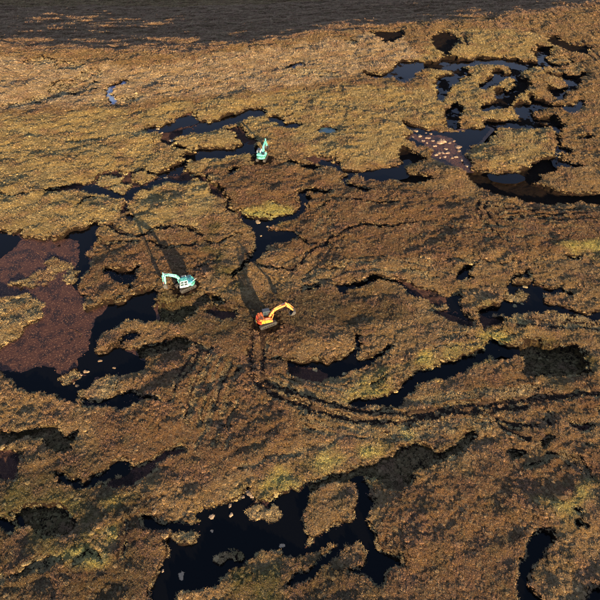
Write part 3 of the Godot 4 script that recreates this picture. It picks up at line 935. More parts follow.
# scraps of bog moss afloat on the mud
func build_moss_scraps() -> void:
	var st := SurfaceTool.new()
	st.begin(Mesh.PRIMITIVE_TRIANGLES)
	var r := RandomNumberGenerator.new()
	r.seed = 55
	var rim: Array = []
	for i in 7:
		var a := TAU * i / 7.0
		rim.append(Vector3(cos(a), 0, sin(a)) * r.randf_range(0.35, 0.6))
	for i in 7:
		for v in [rim[i], Vector3(0.05, 0.25, 0), rim[(i + 1) % 7]]:
			st.set_color(Color(1, 1, 1))
			st.add_vertex(v)
	st.generate_normals()
	var m := st.commit()
	m.surface_set_material(0, mats["tussock grass"])
	var buf := PackedFloat32Array()
	var d := 30.0
	while d < 150.0:
		var s := 0.0030 * sqrt(d * d + CAM_H * CAM_H)
		var w := 0.54 * sqrt(d * d + CAM_H * CAM_H)
		var x := -w
		while x < w:
			x += s
			var px := x + r.randf_range(-0.5, 0.5) * s
			var pd := d + r.randf_range(-0.5, 0.5) * s
			var size := s * r.randf_range(0.25, 0.7)
			var t := r.randf()
			var roll := r.randf()
			var dep := hm(px, pd)
			if dep < 0.80 * RELIEF or dep > 1.08 * RELIEF:
				continue
			if roll > 0.26 + 0.5 * n_col.get_noise_2d(px * 1.5, pd * 1.5):
				continue
			var c := Color(0.085, 0.042, 0.036).lerp(Color(0.27, 0.135, 0.07), t * t)
			var ca := cos(t * 40.0) * size
			var sa := sin(t * 40.0) * size
			buf.append_array(PackedFloat32Array([ca, 0.0, sa, px, 0.0, size * 0.5, 0.0, WATER_Y + 0.006, -sa, 0.0, ca, -pd, c.r, c.g, c.b, 1.0]))
		d += s
	var mm := MultiMesh.new()
	mm.transform_format = MultiMesh.TRANSFORM_3D
	mm.use_colors = true
	mm.mesh = m
	mm.instance_count = buf.size() / 16
	mm.buffer = buf
	var o := MultiMeshInstance3D.new()
	o.name = "moss_scraps"
	o.multimesh = mm
	o.set_meta("kind", "stuff")
	tag(o, "red-brown scraps of bog moss floating over the mud", "moss")
	add_child(o)
	print("scraps ", mm.instance_count)

func build_tussocks() -> void:
	var kinds := 6
	var bufs: Array = []
	for i in kinds:
		bufs.append(PackedFloat32Array())
	var d := 9.0
	while d < 330.0:
		var slant := sqrt(d * d + CAM_H * CAM_H)
		var s := clampf(0.0026 * slant, 0.175, 0.7)
		var w := 0.56 * slant + 5.0
		var x := -w
		while x < w:
			var px := x + rng.randf_range(-0.5, 0.5) * s
			var pd := d + rng.randf_range(-0.5, 0.5) * s
			x += s
			var dep := depth_at(px, pd)
			var pick := rng.randf()
			var roll := rng.randf()
			var lawn := n_lawn.get_noise_2d(px, pd)
			var big := rng.randf() < (0.04 if lawn < -0.05 else 0.008)
			var size := s * (0.5 + 1.4 * pow(rng.randf(), 2.0))
			if big:
				size = rng.randf_range(0.35, 0.6)
			if dep > 0.1 * RELIEF and dep < 0.6 * RELIEF:
				size *= 1.3
			var yaw := rng.randf() * TAU
			var v := rng.randf_range(0.75, 1.2)
			var mix_ := rng.randf()
			if dep > 0.62 * RELIEF:
				if wet(px, pd) or dep < 0.96 * RELIEF or gully(px, pd):
					continue
			var c := tint_at(px, pd)
			var cl := n_col.get_noise_2d(px, pd)
			var thin := 1.0 if dep < 0.55 * RELIEF else 1.0
			if rutted(px, pd) and roll > 0.15:
				continue
			if roll > thin * c.a * (1.0 - 0.3 * smoothstep(0.05, 0.45, lawn)):
				continue
			var near_pad := false
			for p in pads:
				if Vector2(px - p[0], pd - p[1]).length() < 2.0 + 0.8 * roll:
					near_pad = true
			if near_pad:
				continue
			var y := height_at(px, pd, dep)
			if dep > 0.62 * RELIEF and y < WATER_Y + 0.02 and wet(px, pd):
				continue
			if dep > 0.62 * RELIEF:
				c = c.lerp(Color(0.11, 0.072, 0.03), 0.7)
			elif dep > 0.08 * RELIEF and not rutted(px, pd):
				c = c.lerp(Color(0.40, 0.31, 0.13), 0.35)   # rim grass painted paler: straw colour plus the sunlight it faces
			# heather-red and straw individuals mixed together
			var col := c
			if mix_ < 0.22:
				col = c.lerp(Color(0.17, 0.085, 0.045), 0.3)
			elif mix_ > 0.80:
				col = c.lerp(Color(0.42, 0.30, 0.14), 0.25)
			col = col.lerp(Color(0.20, 0.105, 0.06), clampf(cl * 1.3, 0.0, 0.6))
			col = col.lerp(Color(0.135, 0.095, 0.04), clampf(-0.12 - 1.3 * n_col.get_noise_2d(px * 1.7 + 300.0, pd * 1.7), 0.0, 0.65))
			var which := 4 + int(pick * 2.0) % 2 if big else int(pick * 4.0) % 4
			var hy := size * (rng.randf_range(0.4, 0.7) if big else rng.randf_range(0.35, 0.75)) * (0.85 + 0.4 * cl)
			var ca := cos(yaw) * size
			var sa := sin(yaw) * size
			var b: PackedFloat32Array = bufs[which]
			b.append_array(PackedFloat32Array([ca, 0.0, sa, px, 0.0, hy, 0.0, y, -sa, 0.0, ca, -pd, col.r * v, col.g * v, col.b * v, 1.0]))
			bufs[which] = b
		d += s
	var total := 0
	for i in kinds:
		var mm := MultiMesh.new()
		mm.transform_format = MultiMesh.TRANSFORM_3D
		mm.use_colors = true
		mm.mesh = tussock_mesh(100 + i, 80, 5, 0.6) if i > 3 else mat_mesh(100 + i, 26)
		mm.instance_count = bufs[i].size() / 16
		mm.buffer = bufs[i]
		total += mm.instance_count
		var o := MultiMeshInstance3D.new()
		o.name = "bog_grass" if i == 0 else "bog_grass_%03d" % i
		o.multimesh = mm
		o.set_meta("kind", "stuff")
		tag(o, "straw and russet tussock grass covering the whole bog", "grass", "tussock grass of the bog")
		add_child(o)
	print("tussocks ", total)

func build_pool_tussocks() -> void:
	var meshes: Array = []
	for i in 4:
		meshes.append(tussock_mesh(300 + i, 60, 5, 0.5))
	var sets := [
		["pale rounded grass tussock standing in the purple-brown pool", "tussocks in the purple-brown pool", Color(0.33, 0.22, 0.14),
			[416,131,1.0, 420,136,1.2, 423,141,0.9, 428,138,1.0, 431,134,0.7, 427,143,0.8, 435,146,1.0, 433,141,0.7, 441,142,1.7, 441,132,0.8, 446,149,1.3, 450,143,1.2, 454,141,1.3, 458,147,1.6, 459,151,1.3, 443,153,0.9, 448,153,1.0, 452,158,0.9, 440,158,0.9, 439,153,0.9, 462,160,1.0, 467,166,1.1, 474,166,1.1, 436,155,0.8, 456,157,0.8, 445,157,0.9, 426,133,0.6, 413,137,0.6]],
		["small pale tussock poking out of the black pool", "small tussocks in the black pool", Color(0.34, 0.24, 0.15),
			[181,576,0.8, 230,506,0.7, 212,517,0.8, 231,515,0.6, 212,531,0.6, 282,546,0.6, 243,497,0.6, 250,494,0.7, 247,492,0.6, 252,497,0.6, 163,571,0.4]],
		["ochre tussock clump on the brown mud of the forked pool", "tussocks on the mud of the forked pool", Color(0.42, 0.29, 0.13),
			[315,370,1.0, 325,380,0.9, 276,362,1.1, 280,364,1.0, 273,376,1.0, 344,374,0.7, 278,367,0.8]],
		["small brown tussock in the water beside the low grassy ridge", "tussocks beside the low ridge", Color(0.27, 0.18, 0.10),
			[86,372,0.9, 80,375,0.7, 100,361,0.7, 74,383,0.6, 77,386,0.6, 79,392,0.6, 114,368,0.6]],
		["rounded tussock in the narrow water channel", "tussocks in the channel", Color(0.34, 0.24, 0.13),
			[258,222,1.1, 253,234,1.0, 261,236,0.6, 268,227,1.1]],
		["pale tussock in the wet hollow beside the upper teal excavator", "tussocks near the upper teal excavator", Color(0.38, 0.27, 0.16),
			[166,178,1.3, 162,133,1.0, 171,141,1.1, 183,137,0.8, 158,129,0.8]],
		["low tussock in the pool of the grassy island", "tussocks near the grassy island", Color(0.28, 0.21, 0.10),
			[515,306,0.8, 522,304,0.6, 524,283,1.4, 520,282,1.0, 525,287,0.7]],
	]
	for s in sets:
		var a: Array = s[3]
		for i in range(0, a.size(), 3):
			var g := ground_at(a[i], a[i + 1], WATER_Y)
			var o := MeshInstance3D.new()
			o.name = "tussock"
			o.mesh = meshes[rng.randi() % 4].duplicate()
			var m: StandardMaterial3D = mats["tussock grass"].duplicate()
			var v := rng.randf_range(0.75, 1.2)
			m.albedo_color = (s[2] * v).linear_to_srgb()
			o.mesh.surface_set_material(0, m)
			var k: float = a[i + 2]
			var size := k * rng.randf_range(0.55, 0.95)
			o.transform = Transform3D(Basis(Vector3.UP, rng.randf() * TAU).scaled(Vector3(size * rng.randf_range(0.7, 1.35), size * rng.randf_range(0.35, 0.65), size * rng.randf_range(0.7, 1.2))), Vector3(g.x, WATER_Y + 0.02, -g.y))
			tag(o, s[0], "tussock", s[1])
			add_child(o, true)

# ------------------------------------------------------------------ excavators (local frame: +X forward, +Z the operator's right)

func obj(called: String, st: SurfaceTool, m: Material, parent: Node) -> MeshInstance3D:
	st.generate_normals()
	var o := MeshInstance3D.new()
	o.name = called
	o.mesh = st.commit()
	o.mesh.surface_set_material(0, m)
	parent.add_child(o, true)
	return o

func begin() -> SurfaceTool:
	var st := SurfaceTool.new()
	st.begin(Mesh.PRIMITIVE_TRIANGLES)
	st.set_smooth_group(-1)
	return st

func tri(st: SurfaceTool, a: Vector3, b: Vector3, c: Vector3) -> void:
	st.add_vertex(a)
	st.add_vertex(b)
	st.add_vertex(c)

func quad(st: SurfaceTool, a: Vector3, b: Vector3, c: Vector3, d: Vector3) -> void:
	tri(st, a, b, c)
	tri(st, a, c, d)

# an outline in the side view (x, y) between two z, its rim bevelled
func prism(st: SurfaceTool, p: PackedVector2Array, z0: float, z1: float, bev := 0.03) -> void:
	if Geometry2D.is_polygon_clockwise(p):
		p.reverse()
	var inner := p
	if bev > 0.0:
		var o := Geometry2D.offset_polygon(p, -bev, Geometry2D.JOIN_MITER)
		if o.size() == 1 and o[0].size() == p.size():
			inner = o[0]
			var best := 0
			for i in inner.size():
				if inner[i].distance_to(p[0]) < inner[best].distance_to(p[0]):
					best = i
			var r := PackedVector2Array()
			for i in inner.size():
				r.append(inner[(best + i) % inner.size()])
			inner = r
		else:
			bev = 0.0
	var n := p.size()
	for s in [[z0, z0 + bev, false], [z1, z1 - bev, true]]:
		var t := Geometry2D.triangulate_polygon(inner)
		for i in range(0, t.size(), 3):
			var a := Vector3(inner[t[i]].x, inner[t[i]].y, s[0])
			var b := Vector3(inner[t[i + 1]].x, inner[t[i + 1]].y, s[0])
			var c := Vector3(inner[t[i + 2]].x, inner[t[i + 2]].y, s[0])
			tri(st, a, b, c)
		if bev > 0.0:
			for i in n:
				var j := (i + 1) % n
				quad(st, Vector3(inner[i].x, inner[i].y, s[0]), Vector3(inner[j].x, inner[j].y, s[0]), Vector3(p[j].x, p[j].y, s[1]), Vector3(p[i].x, p[i].y, s[1]))
	for i in n:
		var j := (i + 1) % n
		quad(st, Vector3(p[i].x, p[i].y, z0 + bev), Vector3(p[j].x, p[j].y, z0 + bev), Vector3(p[j].x, p[j].y, z1 - bev), Vector3(p[i].x, p[i].y, z1 - bev))

func rect(x0: float, y0: float, x1: float, y1: float) -> PackedVector2Array:
	return PackedVector2Array([Vector2(x0, y0), Vector2(x1, y0), Vector2(x1, y1), Vector2(x0, y1)])

func slab(st: SurfaceTool, x0: float, x1: float, y0: float, y1: float, z0: float, z1: float, bev := 0.03) -> void:
	prism(st, rect(x0, y0, x1, y1), z0, z1, bev)

func tube(st: SurfaceTool, a: Vector3, b: Vector3, r: float, r2 := -1.0, seg := 10) -> void:
	if r2 < 0.0:
		r2 = r
	var w := (b - a).normalized()
	var u := w.cross(Vector3.UP if absf(w.y) < 0.9 else Vector3.RIGHT).normalized()
	var v := w.cross(u)
	for i in seg:
		var p := u * cos(TAU * i / seg) + v * sin(TAU * i / seg)
		var q := u * cos(TAU * (i + 1) / seg) + v * sin(TAU * (i + 1) / seg)
		quad(st, a + p * r, a + q * r, b + q * r2, b + p * r2)
		tri(st, a, a + q * r, a + p * r)
		tri(st, b, b + p * r2, b + q * r2)

# a plan outline (x, z) between two heights
func plan(st: SurfaceTool, p: PackedVector2Array, y0: float, y1: float, bev := 0.04) -> void:
	var t := begin()
	prism(t, p, y0, y1, bev)
	st.append_from(t.commit(), 0, Transform3D(Basis(Vector3(1, 0, 0), Vector3(0, 0, 1), Vector3(0, 1, 0)), Vector3.ZERO))

# one machine; angles of boom chord, stick and bucket in degrees above the horizon
func excavator(look: Dictionary, at: Vector3, heading: float, track_turn: float, boom_deg: float, stick_deg: float, bucket_deg: float) -> Node3D:
	var root := Node3D.new()
	root.name = "excavator"
	add_child(root, true)
	root.position = at
	root.rotation.y = heading
	root.scale = Vector3.ONE * 0.74
	var paint: Material = look.paint
	var dark: Material = mats["machine dark"]
	var steel: Material = mats["bare steel"]
	var chrome: Material = mats["chrome rod"]
	var rubber: Material = mats["track"]
	# --- undercarriage and tracks, turned under the house
	var turn := Basis(Vector3.UP, track_turn)
	var st := begin()
	slab(st, -0.75, 0.75, 0.42, 0.72, -0.75, 0.75)
	tube(st, Vector3(0, 0.70, 0), Vector3(0, 0.98, 0), 0.52, 0.52, 20)
	var uc := obj("undercarriage", st, dark, root)
	uc.basis = turn
	st = begin()
	slab(st, 1.05, 1.5, 0.38, 0.5, -0.7, 0.7)
	slab(st, 1.5, 1.58, 0.12, 0.62, -1.25, 1.25)
	if look.blade:
		obj("dozer_blade", st, dark, root).basis = turn
	for s in [-1.0, 1.0]:
		var zc: float = s * 1.0
		st = begin()
		var p := PackedVector2Array()
		var hole := PackedVector2Array()
		var len2 := 1.42
		var rr := 0.40
		for k in 22:
			var a := -PI / 2 + PI * k / 21.0
			p.append(Vector2(len2 + cos(a) * rr, 0.41 + sin(a) * rr))
		for k in 22:
			var a := PI / 2 + PI * k / 21.0
			p.append(Vector2(-len2 + cos(a) * rr, 0.41 + sin(a) * rr))
		for k in p.size():
			var c := p[k]
			hole.append(Vector2(c.x - (c.x - clampf(c.x, -len2, len2)) * 0.14, 0.41 + (c.y - 0.41) * 0.86))
		var n := p.size()
		for k in n:
			var j := (k + 1) % n
			for z in [zc - 0.32, zc + 0.32]:
				quad(st, Vector3(p[k].x, p[k].y, z), Vector3(p[j].x, p[j].y, z), Vector3(hole[j].x, hole[j].y, z), Vector3(hole[k].x, hole[k].y, z))
			quad(st, Vector3(p[k].x, p[k].y, zc - 0.32), Vector3(p[j].x, p[j].y, zc - 0.32), Vector3(p[j].x, p[j].y, zc + 0.32), Vector3(p[k].x, p[k].y, zc + 0.32))
			quad(st, Vector3(hole[k].x, hole[k].y, zc - 0.32), Vector3(hole[j].x, hole[j].y, zc - 0.32), Vector3(hole[j].x, hole[j].y, zc + 0.32), Vector3(hole[k].x, hole[k].y, zc + 0.32))
		# grouser bars of the shoes
		for k in 19:
			var xk := -1.44 + k * 0.16
			for y in [0.81, -0.012]:
				slab(st, xk - 0.02, xk + 0.02, y, y + 0.025, zc - 0.33, zc + 0.33, 0.0)
		var tr := obj("track", st, rubber, root)
		tr.basis = turn
		st = begin()
		slab(st, -1.25, 1.25, 0.28, 0.56, zc - 0.16, zc + 0.16)
		obj("track_frame", st, dark, tr)
		for w in [[-1.42, 0.33, "sprocket"], [1.42, 0.31, "idler"]]:
			st = begin()
			tube(st, Vector3(w[0], 0.41, zc - 0.24), Vector3(w[0], 0.41, zc + 0.24), w[1], w[1], 18)
			tube(st, Vector3(w[0], 0.41, zc - 0.27), Vector3(w[0], 0.41, zc + 0.27), w[1] * 0.45, w[1] * 0.45, 12)
			obj(w[2], st, dark, tr)
		for k in 5:
			st = begin()
			var xr := -0.9 + 0.45 * k
			tube(st, Vector3(xr, 0.2, zc - 0.22), Vector3(xr, 0.2, zc + 0.22), 0.13, 0.13, 12)
			obj("roller", st, dark, tr)
	# --- house
	st = begin()
	plan(st, PackedVector2Array([Vector2(1.15, -1.2), Vector2(1.25, -0.9), Vector2(1.25, 0.9), Vector2(1.15, 1.2), Vector2(-1.35, 1.22), Vector2(-1.35, -1.22)]), 0.98, 1.2)
	obj("platform", st, dark, root)
	# rounded counterweight
	st = begin()
	var cw := PackedVector2Array([Vector2(-1.1, -1.23), Vector2(-1.1, 1.23)])
	for k in 13:
		var a := deg_to_rad(lerpf(128.0, 232.0, k / 12.0))
		cw.append(Vector2(-0.25 + cos(a) * 1.72, sin(a) * 1.56))
	plan(st, cw, 1.02, 1.92, 0.09)
	var cwo := obj("counterweight", st, look.rear, root)
	st = begin()
	slab(st, -2.005, -1.985, 1.35, 1.62, -0.45, 0.45, 0.0)
	obj("panel", st, look.patch, cwo)
	# engine hood across the back and the right-hand body
	st = begin()
	prism(st, PackedVector2Array([Vector2(-1.5, 1.9), Vector2(-0.45, 1.9), Vector2(-0.45, 2.12), Vector2(-0.6, 2.2), Vector2(-1.4, 2.16)]), -1.12, 1.14, 0.05)
	var hood := obj("engine_hood", st, look.hood, root)
	st = begin()
	for k in 6:
		slab(st, -1.28 + k * 0.12, -1.22 + k * 0.12, 2.19, 2.215, 0.25, 0.95, 0.0)
	obj("vent", st, dark, hood)
	st = begin()
	tube(st, Vector3(-0.85, 2.15, 0.75), Vector3(-0.85, 2.62, 0.75), 0.055)
	tube(st, Vector3(-0.85, 2.58, 0.75), Vector3(-0.98, 2.72, 0.75), 0.05)
	obj("exhaust_pipe", st, dark, root)
	st = begin()
	slab(st, -1.12, -0.42, 1.2, 1.92, -1.22, 1.22, 0.04)
	prism(st, PackedVector2Array([Vector2(-0.44, 1.2), Vector2(1.12, 1.2), Vector2(1.12, 1.55), Vector2(0.75, 1.9), Vector2(-0.44, 1.98)]), 0.42, 1.22, 0.05)
	var body := obj("body", st, paint, root)
	st = begin()
	slab(st, -1.05, -0.5, 1.28, 1.82, 1.222, 1.235, 0.0)
	slab(st, -0.36, 0.5, 1.28, 1.82, 1.222, 1.235, 0.0)
	obj("side_door", st, look.patch, body)
	st = begin()
	for x in [-0.35, 0.55]:
		tube(st, Vector3(x, 1.9, 1.1), Vector3(x, 2.3, 1.1), 0.025, -1, 6)
	tube(st, Vector3(-0.35, 2.3, 1.1), Vector3(0.55, 2.3, 1.1), 0.025, -1, 6)
	tube(st, Vector3(-0.35, 2.1, 1.1), Vector3(0.55, 2.1, 1.1), 0.02, -1, 6)
	obj("handrail", st, look.trim, root)
	# --- cab on the left
	st = begin()
	var z0 := -1.23
	var z1 := -0.27
	prism(st, PackedVector2Array([Vector2(-0.42, 1.2), Vector2(1.22, 1.2), Vector2(1.26, 1.55), Vector2(-0.42, 1.55)]), z0, z1, 0.03)
	var cab := obj("cab", st, paint, root)
	st = begin()
	prism(st, PackedVector2Array([Vector2(-0.45, 2.72), Vector2(0.98, 2.72), Vector2(0.94, 2.82), Vector2(-0.38, 2.86)]), z0 - 0.02, z1 + 0.02, 0.04)
	obj("roof", st, look.roof, cab)
	var glass: Material = mats["cab glass"]
	var panes := [
		[Vector3(-0.38, 1.57, z0 + 0.03), Vector3(0.30, 1.57, z0 + 0.03), Vector3(0.30, 2.70, z0 + 0.03), Vector3(-0.38, 2.70, z0 + 0.03)],
		[Vector3(0.36, 1.57, z0 + 0.03), Vector3(1.22, 1.57, z0 + 0.03), Vector3(0.94, 2.70, z0 + 0.03), Vector3(0.36, 2.70, z0 + 0.03)],
		[Vector3(-0.38, 1.57, z1 - 0.03), Vector3(1.22, 1.57, z1 - 0.03), Vector3(0.94, 2.70, z1 - 0.03), Vector3(-0.38, 2.70, z1 - 0.03)],
		[Vector3(1.23, 1.57, z0 + 0.06), Vector3(1.23, 1.57, z1 - 0.06), Vector3(0.96, 2.70, z1 - 0.06), Vector3(0.96, 2.70, z0 + 0.06)],
		[Vector3(-0.40, 1.95, z0 + 0.06), Vector3(-0.40, 1.95, z1 - 0.06), Vector3(-0.40, 2.70, z1 - 0.06), Vector3(-0.40, 2.70, z0 + 0.06)],
	]
	for q in panes:
		st = begin()
		quad(st, q[0], q[1], q[2], q[3])
		obj("window", st, glass, cab)
	st = begin()
	slab(st, -0.42, -0.40, 1.55, 1.95, z0 + 0.02, z1 - 0.02, 0.0)
	for z in [z0 + 0.03, z1 - 0.03]:
		for e in [[Vector2(-0.40, 1.5), Vector2(-0.40, 2.75)], [Vector2(0.33, 1.5), Vector2(0.33, 2.75)], [Vector2(1.24, 1.5), Vector2(0.95, 2.75)]]:
			tube(st, Vector3(e[0].x, e[0].y, z), Vector3(e[1].x, e[1].y, z), 0.055, -1, 8)
	obj("pillars", st, look.trim, cab)
	st = begin()
	slab(st, -0.2, 0.35, 1.55, 1.75, -1.0, -0.5)
	slab(st, -0.28, -0.12, 1.7, 2.4, -0.98, -0.52)
	obj("seat", st, dark, cab)
	if look.guard:
		st = begin()
		for y in [1.57, 2.15, 2.74]:
			tube(st, Vector3(-0.42, y, z0 - 0.03), Vector3(1.25 - 0.27 * (y - 1.57) / 1.13, y, z0 - 0.03), 0.028, -1, 6)
		for x in [-0.42, 0.35]:
			tube(st, Vector3(x, 1.2, z0 - 0.03), Vector3(x, 2.75, z0 - 0.03), 0.035, -1, 6)
		tube(st, Vector3(1.27, 1.2, z0 - 0.03), Vector3(0.97, 2.75, z0 - 0.03), 0.04, -1, 6)
		tube(st, Vector3(-0.44, 1.22, z0 - 0.03), Vector3(1.28, 1.22, z0 - 0.03), 0.045, -1, 6)
		obj("guard_rail", st, look.trim, cab)
	st = begin()
	tube(st, Vector3(1.0, 2.3, z0 - 0.02), Vector3(1.05, 2.32, z0 - 0.28), 0.02, -1, 6)
	slab(st, 1.02, 1.07, 2.15, 2.48, z0 - 0.40, z0 - 0.22)
	obj("mirror", st, dark, root)
	if look.aerial:
		st = begin()
		tube(st, Vector3(-1.5, 2.1, -0.9), Vector3(-2.35, 2.75, -1.0), 0.03, 0.015, 6)
		obj("aerial", st, look.trim, root)
	# --- boom, stick and bucket in the plane z = 0.07
	var bz := 0.08
	var foot := Vector2(0.55, 1.5)
	var ba := deg_to_rad(boom_deg)
	var bd := Vector2(cos(ba), sin(ba))
	var bn := Vector2(-bd.y, bd.x)
	var blen := 4.35
	var tip := foot + bd * blen
	var bp := PackedVector2Array()
	for q in [[0.0, -0.16], [0.9, 0.18], [1.8, 0.44], [2.2, 0.46], [3.2, 0.24], [4.35, -0.14], [4.48, 0.04], [4.35, 0.16], [3.3, 0.60], [2.3, 0.98], [1.6, 0.98], [0.8, 0.62], [-0.06, 0.14]]:
		bp.append(foot + bd * q[0] + bn * q[1])
	st = begin()
	prism(st, bp, bz - 0.19, bz + 0.19, 0.03)
	var boom := obj("boom", st, look.boom, root)
	st = begin()
	tube(st, Vector3(foot.x, foot.y, bz - 0.34), Vector3(foot.x, foot.y, bz + 0.34), 0.13, 0.13, 14)
	obj("pin", st, dark, boom)
	st = begin()
	tube(st, Vector3(tip.x, tip.y, bz - 0.26), Vector3(tip.x, tip.y, bz + 0.26), 0.11, 0.11, 14)
	obj("pin", st, dark, boom)
	var mid := foot + bd * 2.0 + bn * 0.70
	for s in [-1.0, 1.0]:
		var a := Vector3(1.15, 1.25, bz + s * 0.27)
		var b := Vector3(mid.x, mid.y, bz + s * 0.27)
		st = begin()
		tube(st, a, a.lerp(b, 0.6), 0.085)
		var cy := obj("boom_cylinder", st, look.boom, boom)
		st = begin()
		tube(st, a.lerp(b, 0.6), b, 0.045)
		obj("rod", st, chrome, cy)
	var sa := deg_to_rad(stick_deg)
	var sd := Vector2(cos(sa), sin(sa))
	var sn := Vector2(-sd.y, sd.x)
	var sp := PackedVector2Array()
	for q in [[-0.62, 0.20], [-0.66, 0.32], [-0.2, 0.36], [0.3, 0.34], [2.3, 0.10], [2.42, 0.0], [2.3, -0.12], [0.4, -0.2], [0.0, -0.2], [-0.15, -0.05]]:
		sp.append(tip + sd * q[0] + sn * q[1])
	st = begin()
	prism(st, sp, bz - 0.15, bz + 0.15, 0.025)
	var stick := obj("stick", st, look.boom, root)
	var sc0 := foot + bd * 2.1 + bn * 1.06
	var sc1 := tip - sd * 0.55 + sn * 0.28
	st = begin()
	tube(st, Vector3(sc0.x, sc0.y, bz), Vector3(sc0.lerp(sc1, 0.62).x, sc0.lerp(sc1, 0.62).y, bz), 0.085)
	var scy := obj("stick_cylinder", st, look.boom, stick)
	st = begin()
	tube(st, Vector3(sc0.lerp(sc1, 0.62).x, sc0.lerp(sc1, 0.62).y, bz), Vector3(sc1.x, sc1.y, bz), 0.045)
	obj("rod", st, chrome, scy)
	# bucket cylinder and link
	var bc0 := tip + sd * 0.1 + sn * 0.46
	var bc1 := tip + sd * 1.75 + sn * 0.42
	st = begin()
	tube(st, Vector3(bc0.x, bc0.y, bz), Vector3(bc1.x, bc1.y, bz), 0.07)
	obj("bucket_cylinder", st, look.boom, stick)
	var wr := tip + sd * 2.3
	var ga := deg_to_rad(bucket_deg)
	var gd := Vector2(cos(ga), sin(ga))
	var gn := Vector2(-gd.y, gd.x)
	st = begin()
	var lk := wr + gd * 0.05 + gn * 0.34
	tube(st, Vector3(bc1.x, bc1.y, bz - 0.14), Vector3(lk.x, lk.y, bz - 0.14), 0.05, -1, 8)
	tube(st, Vector3(bc1.x, bc1.y, bz + 0.14), Vector3(lk.x, lk.y, bz + 0.14), 0.05, -1, 8)
	tube(st, Vector3(wr.x, wr.y, bz - 0.24), Vector3(wr.x, wr.y, bz + 0.24), 0.09, 0.09, 12)
	obj("link", st, look.link, stick)
	# bucket shell, open towards -gn
	st = begin()
	var shell: Array = []
	for q in [[0.0, -0.12], [0.0, 0.36], [0.22, 0.50], [0.52, 0.48], [0.82, 0.28], [0.98, -0.05], [1.0, -0.35]]:
		shell.append(wr + gd * q[0] + gn * q[1])
	for k in shell.size() - 1:
		var a: Vector2 = shell[k]
		var b: Vector2 = shell[k + 1]
		var off: Vector2 = (b - a).orthogonal().normalized() * 0.03
		prism(st, PackedVector2Array([a + off, b + off, b - off, a - off]), bz - 0.52, bz + 0.52, 0.0)
	var cheek := PackedVector2Array()
	for q in shell:
		cheek.append(q)
	prism(st, cheek, bz - 0.55, bz - 0.52, 0.0)
	prism(st, cheek, bz + 0.52, bz + 0.55, 0.0)
	var bucket := obj("bucket", st, steel, root)
	for k in 5:
		st = begin()
		var zk := bz - 0.44 + 0.22 * k
		var e0: Vector2 = shell[6]
		var e1 := e0 - gn * 0.2 + gd * 0.02
		prism(st, PackedVector2Array([e0 + gd * 0.04, e1, e0 - gd * 0.05]), zk - 0.05, zk + 0.05, 0.0)
		obj("tooth", st, steel, bucket)
	return root

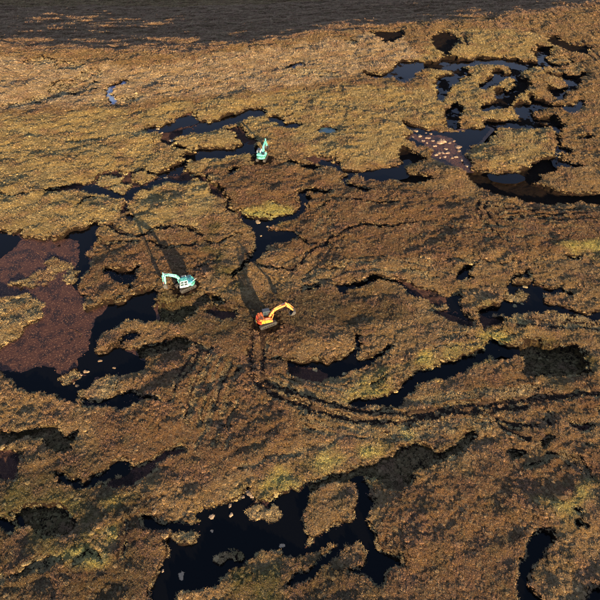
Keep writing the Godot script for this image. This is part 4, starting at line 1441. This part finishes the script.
func build_excavators() -> void:
	mat("machine dark", Color(0.022, 0.021, 0.020), 0.6)
	mat("track", Color(0.035, 0.028, 0.022), 0.85)
	mat("bare steel", Color(0.09, 0.085, 0.08), 0.45, 0.6)
	mat("chrome rod", Color(0.6, 0.6, 0.6), 0.15, 1.0)
	mat("rusty link", Color(0.36, 0.14, 0.10), 0.7)
	mat("teal paint", Color(0.12, 0.50, 0.39), 0.5)
	mat("teal hood", Color(0.06, 0.30, 0.36), 0.4)
	mat("pale trim", Color(0.70, 0.78, 0.76), 0.4)
	mat("orange paint", Color(0.72, 0.17, 0.03), 0.35)
	mat("orange boom paint", Color(0.78, 0.24, 0.06), 0.35)
	mat("red paint", Color(0.50, 0.07, 0.03), 0.4)
	mat("yellow paint", Color(0.85, 0.52, 0.03), 0.4)
	mat("grey paint", Color(0.62, 0.60, 0.56), 0.4)
	mat("dark trim", Color(0.05, 0.055, 0.06), 0.4)
	# splashes of dried peat over the paint
	var ns := FastNoiseLite.new()
	ns.seed = 3
	ns.frequency = 0.035
	ns.fractal_octaves = 4
	var im := Image.create(128, 128, false, Image.FORMAT_RGB8)
	for y in 128:
		for x in 128:
			var q := ns.get_noise_2d(x, y)
			var k := smoothstep(0.14, 0.26, q)
			im.set_pixel(x, y, Color(1, 1, 1).lerp(Color(0.42, 0.33, 0.26), k * 0.75))
	var tex := ImageTexture.create_from_image(im)
	for k in ["teal paint", "teal hood", "orange paint", "orange boom paint", "red paint", "yellow paint", "grey paint", "machine dark"]:
		mats[k].albedo_texture = tex
		mats[k].uv1_triplanar = true
		mats[k].uv1_scale = Vector3.ONE * 0.45
	var gl := mat("cab glass", Color(0.03, 0.05, 0.06), 0.03)
	gl.transparency = BaseMaterial3D.TRANSPARENCY_ALPHA
	gl.albedo_color.a = 0.55
	var teal := {paint = mats["teal paint"], rear = mats["teal paint"], hood = mats["teal hood"], patch = mats["teal paint"], roof = mats["teal paint"], trim = mats["pale trim"], boom = mats["teal paint"], link = mats["rusty link"], guard = true, aerial = true, blade = false}
	var teal2 := teal.duplicate()
	teal2.hood = mats["teal paint"]
	teal2.guard = false
	teal2.aerial = false
	teal2.link = mats["teal paint"]
	teal2.roof = mats["dark trim"]
	var orange := {paint = mats["orange paint"], rear = mats["red paint"], hood = mats["orange paint"], patch = mats["yellow paint"], roof = mats["dark trim"], trim = mats["dark trim"], boom = mats["orange boom paint"], link = mats["bare steel"], guard = false, aerial = false, blade = true}
	var p: Array = pads[0]
	var e := excavator(teal, Vector3(p[0], p[2] + 0.02, -p[1]), PI + 0.30, 0.35, 40.0, -88.0, -80.0)
	tag(e, "teal excavator with pale cab guard reaching down into the wide pool", "excavator", "excavators working on the bog")
	p = pads[1]
	e = excavator(orange, Vector3(p[0], p[2] + 0.02, -p[1]), 0.30, 0.2, 34.0, -52.0, -110.0)
	tag(e, "orange excavator with red and yellow counterweight and dark cab", "excavator", "excavators working on the bog")
	p = pads[2]
	e = excavator(teal2, Vector3(p[0], p[2] + 0.02, -p[1]), PI / 2 - 0.18, 0.0, 24.0, -60.0, -100.0)
	tag(e, "teal excavator seen from behind its counterweight beside narrow water", "excavator", "excavators working on the bog")
